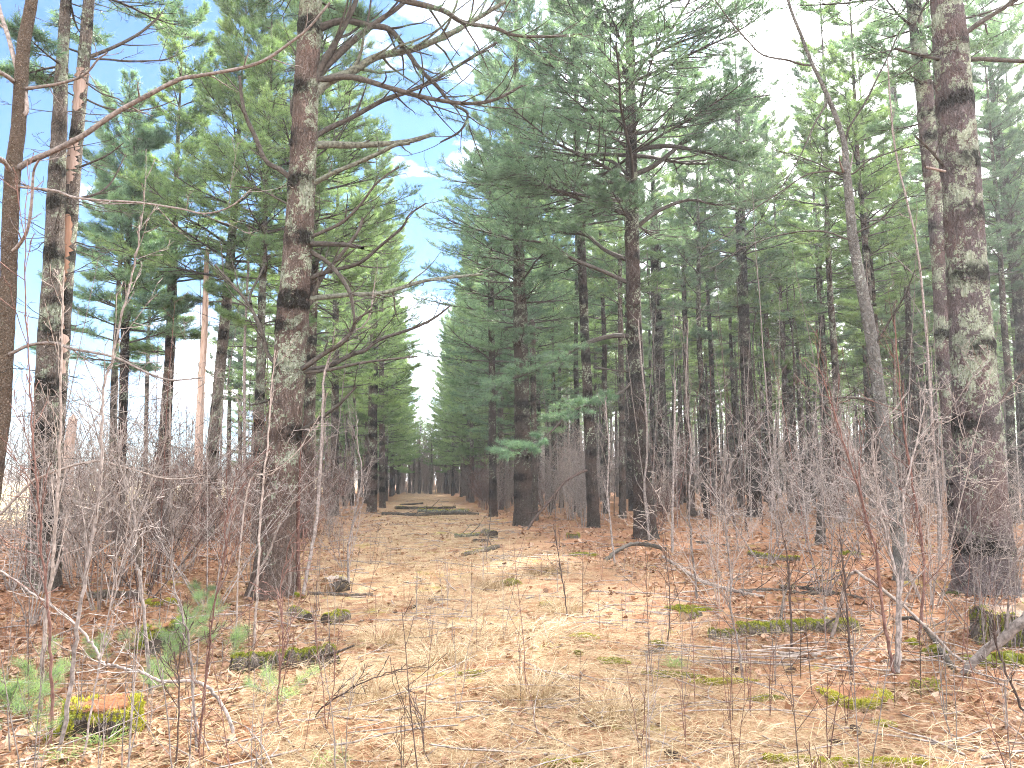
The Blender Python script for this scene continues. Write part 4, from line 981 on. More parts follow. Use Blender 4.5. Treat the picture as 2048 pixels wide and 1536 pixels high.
def shrubs(n, rlo, rhi, y0, y1, s0, s1, label, group, me, p=1.):
    global ns; k = 0; tries = 0
    while k < n and tries < n * 20:
        tries += 1
        y = y0 + (y1 - y0) * r.random() ** p; rl = r.uniform(rlo, rhi); x = rl - .115 * y
        if not in_view(x, y, .8): continue
        place('bare_shrub', me[int(r.integers(len(me)))], x, y, r.uniform(s0, s1), r.uniform(0, 6.28), label, 'shrub', group); k += 1; ns += 1
shrubs(56, -9.5, -2.4, 9.5, 24, .6, 1.0, 'leafless grey-brown shrub in the thicket around the biggest pine', 'bare shrubs around the biggest pine', SH)
shrubs(40, -13, -3.2, 22, 46, .85, 1.25, 'leafless shrub in the farther thicket between the lane and the open field', 'bare shrubs of the farther thicket on the field side', SHF)
shrubs(38, 3.2, 6.6, 25, 62, .75, 1.2, 'lilac-grey leafless shrub in the brush along the dense stand edge', 'bare shrubs along the lane edge of the dense stand', SHF)
shrubs(24, 7.0, 22, 11, 24, .45, .9, 'thin leafless shrub on the open needle floor among the dense stand', 'bare shrubs among the dense stand', SH)
shrubs(12, 8.0, 32, 24, 48, .7, 1.1, 'leafless understorey shrub farther back in the dense stand', 'bare shrubs farther back in the dense stand', SHF)
# two big pale spreading shrubs standing nearest at the dense side
for px, py, s, lab in ((1640, 1190, 1.15, 'big spreading pale-twigged shrub in front of the frosty-footed pine'), (1860, 1215, 1.0, 'tangle of pale-twigged shrub between the hardwood and the stout lichen-spotted pine'),
                       (2030, 1190, .95, 'pale-twigged shrub behind the tall stump at the frame edge'), (1530, 1130, 1.25, 'tall pale-twigged shrub beyond the brush pile'), (1730, 1120, 1.3, 'tall pale-twigged shrub right behind the hardwood'), (1950, 1260, .8, 'low pale-twigged shrub touching the tall stump'),
                       (60, 1250, 1.0, 'pale-twigged shrub before the grey pair of pines'), (200, 1220, 1.1, 'pale-twigged shrub behind the galled sapling'), (420, 1215, 1.0, 'pale-twigged shrub between the galled sapling and the biggest pine'),
                       (330, 1160, 1.2, 'pale-twigged shrub beyond the flat moss-capped stump'), (690, 1130, .75, 'pale-twigged shrub spilling from the brush into the lane'), (20, 1180, 1.2, 'pale-twigged shrub at the frame edge below the young tree'), (1440, 1210, .7, 'small pale-twigged shrub where the long grey pole ends')):
    g = G(px, py); place('spreading_shrub', SHP[int(r.integers(3))], g[0], g[1], s, r.uniform(0, 6.28), lab, 'shrub', None)

def sapling_mesh(r, h, mat='twig', rad=.011, n2=14, tw=.0028):
    mb = MB()
    P, A, E = curves(r, np.array([[0, 0, -.05]]), np.array([r.uniform(0, 6.28)]), np.array([PI / 2 - r.uniform(.0, .12)]), np.array([h]), 0, .035, 14)
    R = rad * np.linspace(1, .25, 14)[None]; v, f = tubes(P, R, 7); mb.add(v, f, 0)
    O2, a2, e2, l2, r2 = children(r, P, A, E, R, np.array([h]), n2, .12, 1., .16, (-1.1, -.4), 1., .2, side=False, taper=.5)
    P2, A2, E2 = curves(r, O2, a2, e2, l2, .3, .12, 5); R2 = np.maximum(r2 * .7, tw)[:, None] * np.linspace(1, .5, 5)[None]; v, f = tubes(P2, R2, 3); mb.add(v, f, 0)
    O3, a3, e3, l3, r3 = children(r, P2, A2, E2, R2, l2, 4, .2, 1., .5, (-.5, .4), .8, .3, side=False)
    P3, A3, E3 = curves(r, O3, a3, e3, l3, .2, .12, 3); v, f = tubes(P3, np.full(P3.shape[:2], tw * .8), 3); mb.add(v, f, 0)
    return mb.mesh('bare_sapling', [mat])
SAP = [sapling_mesh(np.random.default_rng(600 + i), 3.2 + .7 * i, ['twig', 'twig', 'twig_red', 'twig', 'twig_dark'][i % 5], .010 + .0015 * i) for i in range(7)]
def saplings(n, rlo, rhi, y0, y1, label, group, s0=.7, s1=1.1):
    k = 0
    while k < n:
        y = y0 + (y1 - y0) * r.random(); x = r.uniform(rlo, rhi) - .115 * y
        if not in_view(x, y, .3): y0 -= 0; k += .02; continue
        s = r.uniform(s0, s1); place('bare_sapling', SAP[int(r.integers(7))], x, y, s * (1.3 if y > 22 else 1), r.uniform(0, 6.28), label, 'sapling', group, tilt=(r.normal(0, .06), r.normal(0, .06))); k += 1
saplings(60, 5.5, 20, 15, 30, 'slender leafless sapling standing among the pines of the dense stand', 'bare saplings in the dense stand')
saplings(55, 3.6, 30, 28, 50, 'thin leafless sapling well back in the dense stand', 'bare saplings well back in the dense stand')
saplings(30, -9, -3.0, 11, 26, 'slender leafless sapling in the brush around the biggest pine', 'bare saplings around the biggest pine')
saplings(30, -14, -3.4, 26, 48, 'thin leafless sapling well back on the field side of the lane', 'bare saplings well back on the field side')

def weed_mesh(r, h, mat):
    mb = MB(); n = int(r.integers(1, 3))
    P, A, E = curves(r, np.zeros((n, 3)) + [0, 0, -.02], r.uniform(0, 6.28, n), PI / 2 - r.uniform(.02, .3, n), h * r.uniform(.7, 1, n), 0, .08, 7)
    R = np.full((n, 1), .0035) * np.linspace(1, .4, 7)[None]; v, f = tubes(P, R, 4); mb.add(v, f, 0)
    O2, a2, e2, l2, r2 = children(r, P, A, E, R, np.full(n, h), 5, .3, 1., .28, (-.9, -.2), 1., .2, side=False)
    P2, A2, E2 = curves(r, O2, a2, e2, l2, .3, .12, 4); v, f = tubes(P2, np.full(P2.shape[:2], .0016), 3); mb.add(v, f, 0)
    return mb.mesh('bare_seedling', [mat])
WD = [weed_mesh(np.random.default_rng(640 + i), .5 + .12 * i, ['twig', 'twig_red', 'twig_dark'][i % 3]) for i in range(8)]
def weeds(n, fn, label, group):
    k = 0
    while k < n:
        y = r.uniform(3.4, 15) if r.random() < .6 else r.uniform(3.4, 8); x = fn(y)
        if not in_view(x, y, -.1): k += .05; continue
        place('bare_seedling', WD[int(r.integers(8))], x, y, r.uniform(.6, 1.25), r.uniform(0, 6.28), label, 'seedling', group); k += 1
weeds(85, lambda y: r.uniform(-.68 * y, -.4), 'knee-high bare stem rising from the leaf litter on the field side', 'short bare stems on the field side')
weeds(80, lambda y: r.uniform(1.0, .7 * y), 'knee-high bare stem rising from the needle floor on the dense side', 'short bare stems on the dense side')
weeds(25, lambda y: r.uniform(-1.2, 1.2), 'knee-high bare stem standing in the straw of the lane', 'short bare stems in the lane')
print('shrubs', ns, time.time() - T0)

# --- traced saplings and stems
def traced_stem(seed, pts, r0, r1, mat, label, twigs=10, tl=.35, dy=0., name='bare_sapling', cat='sapling', sub=3, Y=None, k=7, twr=.5):
    """pts from the base up; the base touches the ground there"""
    r = np.random.default_rng(seed); b = G(*pts[0]) if Y is None else D(pts[0][0], pts[0][1], Y)
    r0, r1 = (r0 * .72, r1 * .72) if name == 'bare_sapling' else (r0, r1)
    mb = MB(); P = traced_limb(mb, r, pts, r0, r1, b[1], dy=dy, twigs=int(twigs * 1.5), wob=.004, tl=tl, sub=sub, k=k, start=b - [0, 0, .03 if Y is None else 0], twr=twr)
    o = obj(name, mb, [mat], None, off=b)
    return tag(o, label, cat), b
S_ = traced_stem
S_(701, [(115, 1523), (140, 1384), (153, 1279), (167, 1174), (181, 1087), (195, 1017), (204, 876), (206, 790), (222, 722), (253, 602), (273, 510), (284, 430)], 6, 2, 'twig', 'tall slanting brown sapling rising from beside the near mossy stump', 16, .4)
S_(702, [(91, 1516), (105, 1419), (101, 1296), (94, 1192), (84, 1105), (78, 1017), (68, 900), (58, 750), (50, 560), (52, 420)], 4.5, 1.2, 'twig_red', 'thin reddish sapling curving up just outside the slanting brown one', 14, .35)
S_(703, [(80, 1432), (91, 1244), (105, 1140), (112, 1035), (119, 900), (123, 700), (127, 540)], 6, 2, 'twig_pale', 'yellowish-grey upright sapling in front of the grey pair of pines', 10, .4)
oK, bK = S_(704, [(300, 1398), (293, 1262), (279, 1157), (274, 1122), (268, 1035), (258, 990), (240, 930), (236, 860)], 5, 1.5, 'twig', 'grey sapling carrying a lumpy black gall', 10, .4)
mb = MB(); rr_ = np.random.default_rng(5); Pg = np.array([D(278, 1135, bK[1]), D(276, 1115, bK[1]), D(275, 1095, bK[1]), D(274, 1078, bK[1])])
Pg = catmull(Pg, 6)[None]; Rg = (np.array([.3, .8, 1, .9, 1.1, 1, .8, 1, .9, 1.05, 1, .9, .8, 1, .7, .8, .6, .5, .2]) * .016)[None][:, :Pg.shape[1]]
v, f = tubes(Pg, Rg, 9); mb.add(v + rr_.normal(0, .0018, v.shape), f); og = obj('black_gall', mb, ['black'], oK, off=bK); og.location = (0, 0, 0)
S_(705, [(470, 1480), (463, 1450), (440, 1400), (412, 1372), (385, 1362), (320, 1362), (285, 1345), (250, 1338), (225, 1330), (205, 1325), (190, 1295), (170, 1270), (130, 1230), (80, 1198), (30, 1160), (-30, 1125)], 5, 3, 'twig', 'crooked pale stem snaking up and away across the near ground', 7, .3, dy=.35, sub=2)
S_(706, [(394, 1506), (384, 1349), (370, 1244), (349, 1174), (345, 1100), (352, 1020)], 3.5, 1.2, 'twig', 'thin grey sapling in the near clump past the mossy stump', 10, .3)
S_(707, [(398, 1500), (405, 1400), (412, 1349), (429, 1209), (450, 1105), (452, 1050), (470, 960)], 3.5, 1.2, 'twig_red', 'thin reddish sapling in the near clump past the mossy stump', 10, .3)
S_(708, [(508, 1300), (511, 1237), (516, 1140), (520, 1040), (529, 951), (538, 850), (543, 772), (550, 700)], 4, 1.5, 'twig_pale', 'pale upright sapling standing in front of the biggest pine', 6, .3)
S_(709, [(493, 1200), (518, 1144), (543, 1094), (558, 1051), (579, 1015), (597, 990), (640, 950)], 3.5, 1.2, 'twig_pale', 'pale sapling slanting across the foot of the biggest pine', 6, .3, dy=-.3)
S_(710, [(605, 1195), (622, 1105), (633, 1040), (640, 951), (646, 807), (648, 754), (665, 700), (700, 668), (735, 640), (750, 560)], 5.5, 1.5, 'twig', 'grey sapling leaning gently lane-wards beside the biggest pine', 10, .5)
S_(711, [(597, 1182), (595, 1058), (597, 986), (599, 915), (600, 850)], 6.5, 3, 'twig_red', 'stubby reddish sapling tight against the lane side of the biggest pine', 5, .3)
S_(712, [(697, 1180), (697, 1094), (711, 1022), (724, 951), (715, 886), (712, 830)], 3.5, 1, 'twig', 'forking wiry sapling at the lane edge right of the biggest pine', 14, .5)
S_(713, [(470, 1300), (493, 983), (543, 947), (597, 900), (620, 860), (640, 830)], 2.5, 1, 'twig_pale', 'whip-like pale stem bent across the biggest pine', 4, .3)
S_(714, [(482, 1085), (488, 944), (489, 850), (489, 705), (495, 560), (499, 450)], 5.5, 2.5, 'twig', 'straight pale-grey sapling in the sky gap beside the biggest pine', 10, .5)
S_(715, [(0, 1030), (68, 961), (137, 934), (195, 922), (256, 937), (342, 958), (410, 951)], 3, 1.2, 'twig_pale', 'low arching pale branch spanning the near brush', 6, .4, Y=7.5, name='arching_branch', cat='branch')
S_(716, [(1788, 1352), (1778, 1290), (1764, 1216), (1753, 1105), (1726, 1010), (1700, 920), (1668, 820), (1640, 740)], 5, 1.5, 'twig_red', 'reddish sapling, most slanted stem of the clump before the hardwood', 16, .5)
S_(717, [(1793, 1350), (1795, 1279), (1795, 1174), (1780, 1100), (1764, 1035), (1750, 950), (1745, 860)], 6, 1.8, 'twig', 'grey middle stem of the clump before the hardwood', 14, .5)
S_(718, [(1797, 1351), (1800, 1279), (1802, 1174), (1813, 1087), (1806, 1010), (1830, 900), (1850, 800)], 4.5, 1.5, 'twig', 'grey stem of the clump before the hardwood that bends towards the stout pine', 14, .5)
S_(719, [(1836, 1290), (1837, 1279), (1848, 1174), (1844, 1087), (1834, 1017), (1815, 900), (1800, 780), (1790, 640)], 4.5, 1.5, 'twig_red', 'dark reddish sapling between the hardwood and the tall stump', 14, .5)
S_(720, [(1703, 1352), (1699, 1279), (1692, 1180), (1680, 1080)], 4, 1.5, 'twig_dark', 'thin dark sapling beneath the bent broken stem', 8, .3)
S_(721, [(1487, 1358), (1478, 1297), (1464, 1227), (1460, 1140), (1450, 1010), (1462, 920)], 3.5, 1.2, 'twig', 'wispy multi-twigged grey sapling rising by the brush pile', 16, .5)
S_(722, [(1583, 1300), (1581, 1209), (1578, 1150), (1570, 1080)], 3.5, 1.2, 'twig_dark', 'short dark sapling behind the moss-topped fallen log', 8, .35)
S_(723, [(1659, 1278), (1680, 1216), (1691, 1167), (1708, 1143), (1722, 1150), (1754, 1171), (1799, 1206), (1851, 1251), (1897, 1300), (1938, 1331), (1991, 1370), (2060, 1420)], 4.5, 3, 'twig_pale', 'bent broken pale stem arching over and down towards the frame edge', 6, .3, dy=-1.4)
S_(724, [(1610, 1349), (1684, 1331), (1726, 1297), (1774, 1251), (1780, 1200)], 3, 1.5, 'twig_pale', 'slanting pale stick leaning into the clump before the hardwood', 2, .2)
S_(725, [(1918, 1352), (1956, 1314), (2008, 1276), (2048, 1237), (2110, 1180)], 8, 10, 'twig', 'thick leaning grey branch in front of the tall leaf-topped stump', 4, .3, k=12, name='leaning_branch', cat='branch', dy=-.3)
S_(726, [(1965, 1190), (1991, 1150), (2005, 1129), (2048, 1094), (2100, 1060)], 5, 4, 'twig_pale', 'pale forked limb propped at the foot of the stout pine', 4, .5, name='leaning_branch', cat='branch')
S_(727, [(2070, 1450), (2048, 1426), (2015, 1349), (1994, 1297), (1985, 1240)], 4, 2, 'twig_dark', 'dark curved stem at the frame edge below the tall stump', 6, .3)
S_(728, [(1298, 1080), (1297, 1067), (1288, 972), (1294, 910), (1291, 815), (1282, 714), (1276, 640)], 4, 2, 'twig', 'pale sapling pressed close along the tall dark pine', 6, .5)
S_(729, [(1135, 1240), (1128, 1180), (1120, 1130), (1110, 1060)], 2, 1, 'twig_dark', 'thin dark whip standing in the straw of the lane', 6, .3)
S_(730, [(1230, 1130), (1222, 1060), (1215, 980), (1218, 900), (1210, 800)], 3, 1.2, 'twig', 'thin straight sapling between the slender pine and the tall dark pine', 10, .5)
S_(731, [(1395, 1200), (1385, 1100), (1378, 1000), (1382, 900), (1372, 780), (1376, 640)], 3.5, 1.3, 'twig', 'grey sapling standing beyond the long grey pole', 12, .5)
S_(732, [(1345, 1105), (1345, 1000), (1348, 900), (1350, 760)], 4, 2, 'twig', 'smooth straight pole of a sapling behind the arched fallen branch', 8, .5)
S_(733, [(1880, 1120), (1876, 1000), (1865, 850), (1855, 700), (1835, 500), (1790, 300), (1775, 120)], 5, 2, 'twig', 'very tall pale whip climbing past the mossy-ringed dark pine', 16, .7)
S_(734, [(870, 1540), (850, 1500), (845, 1440), (820, 1400)], 1.5, .8, 'twig_dark', 'tiny dark twiggy stem near the bottom of the lane', 5, .15)
S_(735, [(628, 1448), (640, 1420), (690, 1385), (760, 1350), (820, 1335)], 3, 1, 'twig_dark', 'dark bent stick rising from the leaves in front of the sawn mossy log', 6, .25)
S_(736, [(1640, 1090), (1642, 1060), (1641, 1020), (1643, 985)], 11, 5, 'limb', 'short broken-off snag stub between the pines', 2, .15, name='broken_snag', cat='snag')
S_(737, [(350, 1540), (358, 1400), (356, 1330), (372, 1260)], 2.5, 1, 'twig_dark', 'short dark stem before the near clump', 8, .25)
S_(738, [(160, 1530), (190, 1380), (212, 1250), (240, 1130), (300, 990)], 3, 1, 'twig', 'thin brown stem slanting lane-wards over the near mossy stump', 12, .35)
S_(739, [(560, 1460), (556, 1380), (566, 1280), (560, 1180), (580, 1080)], 2.2, .9, 'twig_red', 'fine reddish stem just past the black-ended log', 10, .3)
S_(740, [(1335, 1290), (1340, 1200), (1330, 1110)], 2, .9, 'twig_dark', 'thin dark stem behind the green grass tuft', 6, .3)

# ------------------------------------------------------------------ logs, stumps, branches on the floor
def log(seed, pts, r0, r1, mat, label, moss=0, mossmat='moss', ends=('endgrain', 'endgrain'), zoff=.5, name='fallen_log', cat='log', k=16, twigs=0, lo=0., hi=1., world=False, msize=.012, bend=0.):
    r = np.random.default_rng(seed)
    W = np.array([G(*p) if not world else (p[0], p[1], float(gz(p[0], p[1]))) for p in pts])
    b = W[0].copy(); nP = len(W)
    W[:, 2] = gz(W[:, 0], W[:, 1]) + np.linspace(r0, r1, nP) * zoff
    if bend: W[:, 2] += bend * np.sin(np.linspace(0, PI, nP))
    P = catmull(W, 8)[None]; Mn = P.shape[1]; R = np.linspace(r0, r1, Mn)[None] * (1 + r.normal(0, .03, (1, Mn)))
    root = thing(name, b, label, cat)
    P = P + r.normal(0, .12 * r0, P.shape); R = R * (1 + .12 * np.sin(np.arange(Mn) * 1.7 + seed))[None]
    v, f = tubes(P, R, k); v = v + r.normal(0, .055 * r0, v.shape)
    mb = MB(); mb.add(v, f, 0)
    if twigs:
        T = nrm(np.gradient(P, axis=1)); A = np.arctan2(T[..., 1], T[..., 0]); E = np.arcsin(T[..., 2])
        O2, a2, e2, l2, r2 = children(r, P, A, E, R, np.array([1.]), twigs, .1, .95, 1., (.5, 1.3), 1., .5)
        P2, A2, E2 = curves(r, O2, a2, e2 + .4, .35 + r.random(len(l2)) * .7, .2, .12, 5); v2, f2 = tubes(P2, np.maximum(r2 * .4, .004)[:, None] * np.linspace(1, .4, 5)[None], 4); mb.add(v2, f2, 0)
    o = obj('log_body', mb, [mat], root, off=b); o.location = (0, 0, 0)
    for e, m_ in ((0, ends[0]), (-1, ends[1])):
        if not m_: continue
        ring = v.reshape(Mn, k, 3)[e]; c = ring.mean(0); d = nrm(P[0, e] - P[0, 1 if e == 0 else -2])
        V = np.vstack([ring + d * .001, c + (ring - c) * .5 + d * .004, c + d * -.003]); i = np.arange(k); j = (i + 1) % k
        mb = MB(); mb.add(V, [np.stack([i, j, j + k, i + k], -1), np.stack([i + k, j + k, np.full(k, 2 * k)], -1)]); o = obj('cut_end', mb, [m_], root, off=b); o.location = (0, 0, 0)
    if moss:
        t = r.random(moss) * (Mn - 1.001); i = t.astype(int); w_ = (t - i)[:, None]; Pc = P[0][i] * (1 - w_) + P[0][i + 1] * w_; T = nrm(P[0][i + 1] - P[0][i])
        an = r.normal(0, .65, moss); side = nrm(np.cross(T, [0, 0, 1])); N = side * np.sin(an)[:, None] + np.array([0, 0, 1]) * np.cos(an)[:, None]
        kp = (np.sin(t * 2.1 + seed) + np.sin(t * 5.3) * .6 + r.normal(0, .4, moss)) > -.7
        rr = np.interp(t, np.arange(Mn), R[0])[:, None]
        mb = MB(); moss_fuzz(mb, r, (Pc + N * rr * 1.0)[kp], N[kp], msize, 0, lo, hi); o = obj('moss', mb, [mossmat], root, off=b); o.location = (0, 0, 0)
    return root

L_ = log
# three logs lying across the lane far up, and other dead wood there
L_(801, [(765, 1030), (830, 1032), (900, 1030), (958, 1028)], .085, .07, 'limb', 'long dark log lying right across the lane, nearest of the three', 0, twigs=6)
L_(802, [(835, 1024), (880, 1025), (938, 1024)], .10, .08, 'limb_lich', 'short mossy yellow-green log between the two dark logs across the lane', 900, twigs=0, msize=.025)
L_(803, [(790, 1018), (850, 1018), (910, 1017)], .10, .06, 'limb', 'dark log across the lane, farthest of the three', 500, 'moss', twigs=3, msize=.02)
L_(804, [(800, 1010), (845, 1009)], .06, .05, 'limb', 'thin far stick lying beyond the three lane logs')
L_(805, [(985, 1076), (970, 1071)], .12, .11, 'stumpbark', 'short hollow black-ended log chunk on the dense side of the lane', 200, ends=('black', 'endgrain'))
L_(806, [(910, 1075), (940, 1073), (975, 1068)], .06, .05, 'limb_lich', 'low mossy branch ending at the hollow black-ended chunk', 700, twigs=4)
L_(807, [(925, 1112), (960, 1105), (998, 1095)], .05, .045, 'limb', 'bare grey branch piece in the lane with a mossy lower end', 200, twigs=3)
L_(808, [(945, 1085), (975, 1083)], .05, .04, 'black', 'small dark rotten piece in the lane below the hollow chunk')
# arched branch and the long pole
L_(810, [(1210, 1124), (1232, 1112), (1262, 1100), (1295, 1098), (1335, 1102)], .035, .045, 'limb', 'arched brown fallen branch at the foot of the tall dark pine', 0, twigs=4, bend=.10)
L_(811, [(1325, 1116), (1352, 1134), (1378, 1155), (1405, 1172), (1440, 1182), (1480, 1190), (1530, 1196)], .030, .02, 'twig_pale', 'long pale grey pole lying diagonally on the needle floor', 0, twigs=10, bend=.05)
L_(812, [(1478, 1186), (1540, 1182), (1600, 1188), (1680, 1190), (1730, 1200)], .03, .02, 'limb', 'long thin fallen branch continuing the pole through the brush', 0, twigs=16)
L_(813, [(1560, 1178), (1620, 1180), (1690, 1192)], .035, .02, 'limb', 'dark fallen branch in the twig heap before the hardwood', 60, twigs=18)
L_(814, [(1392, 1085), (1440, 1090), (1500, 1100)], .03, .02, 'limb', 'fallen grey branch lying between the tall dark pine and the frosty-footed pine', 0, twigs=8)
L_(815, [(1500, 1112), (1530, 1117), (1560, 1120), (1600, 1122)], .06, .05, 'stumpbark', 'rotting log topped with bright yellow moss beyond the brush', 1500, msize=.018)
L_(816, [(1418, 1275), (1450, 1276), (1480, 1270)], .06, .05, 'stumpbark', 'buried mossy log end by the brush pile', 1500, 'moss', lo=0, hi=.6, zoff=.2)
L_(817, [(1475, 1268), (1540, 1268), (1600, 1264), (1660, 1264), (1715, 1262)], .075, .07, 'stumpbark', 'long moss-topped fallen log behind the brush pile', 6000, 'moss', lo=0, hi=.75, twigs=2)
L_(818, [(1642, 1316), (1600, 1314), (1545, 1310)], .028, .022, 'twig_pale', 'pale yellowish cut pole sticking out of the brush pile', 0)
L_(819, [(1365, 1240), (1400, 1232)], .055, .04, 'stumpbark', 'small mossy log piece left of the thin dark stems', 900, lo=.1, hi=.8)
L_(820, [(1285, 1312), (1325, 1302)], .025, .02, 'limb', 'short bare stick lying before the green grass tuft')
L_(821, [(465, 1345), (520, 1340), (580, 1335), (640, 1330), (662, 1328)], .085, .085, 'stumpbark', 'mossy sawn log with a brown cut end on the near field side', 3000, 'moss', ends=('black', 'endgrain'), lo=0, hi=.6, twigs=2)
L_(822, [(616, 1245), (600, 1236), (585, 1226)], .06, .055, 'stumpbark', 'short grey log chunk with a black hollow end', 300, ends=('black', 'black'), zoff=.55)
L_(823, [(650, 1250), (690, 1240)], .075, .065, 'stumpbark', 'small dark log chunk with a cushion of yellow moss', 900, ends=('black', 'black'))
L_(824, [(660, 1185), (690, 1180)], .08, .08, 'black', 'dark rotten chunk just behind the lane side of the biggest pine')
L_(825, [(615, 1190), (660, 1190), (700, 1192), (745, 1190)], .03, .02, 'limb', 'low dark branch on the ground at the lane foot of the biggest pine', 0, twigs=4)
L_(826, [(650, 1165), (680, 1162), (700, 1172)], .05, .05, 'twig_pale', 'sunlit pale curved log by the biggest pine', 100)
L_(827, [(175, 1200), (230, 1196), (290, 1200)], .07, .06, 'stumpbark', 'dark rotting log lying along the brush foot on the field side', 100, 'moss_dark')
L_(828, [(1910, 1345), (1840, 1270), (1790, 1240)], .022, .018, 'limb', 'grey branch lying slantwise between the clump and the tall stump', 0, twigs=3, bend=.12)
L_(829, [(2048, 1100), (1990, 1102), (1940, 1098)], .03, .02, 'limb', 'thin log on the floor behind the stout pine', 0, twigs=4)
L_(830, [(1830, 1372), (1860, 1382), (1905, 1392)], .012, .008, 'twig_dark', 'dark thin stick beneath the orange rotten stub')
L_(831, [(-20, 1390), (15, 1412), (45, 1428)], .03, .025, 'limb_lich', 'broken mossy branch poking in at the lower corner of the field side', 100, bend=.08)
L_(832, [(860, 1204), (905, 1200), (945, 1206)], .014, .01, 'twig_pale', 'thin pale stick lying in the lane straw')
L_(833, [(1180, 1183), (1230, 1186), (1270, 1190)], .014, .01, 'twig_pale', 'thin bleached stick lying in the lane right of centre')
L_(834, [(1080, 1213), (1105, 1210)], .03, .025, 'limb_lich', 'small mossy stick end in the lane straw', 250)
L_(835, [(820, 1218), (832, 1213)], .02, .015, 'black', 'small black bark fragment in the middle of the lane')
L_(836, [(1530, 1528), (1600, 1532), (1680, 1536), (1760, 1534), (1860, 1536)], .035, .03, 'rawwood', 'sunken log with bright yellow moss along the bottom of the frame', 3800, 'moss', lo=.45, hi=1., zoff=.1)
L_(837, [(1478, 1395), (1530, 1400), (1560, 1404)], .0, .0, 'twig', 'x') if False else None

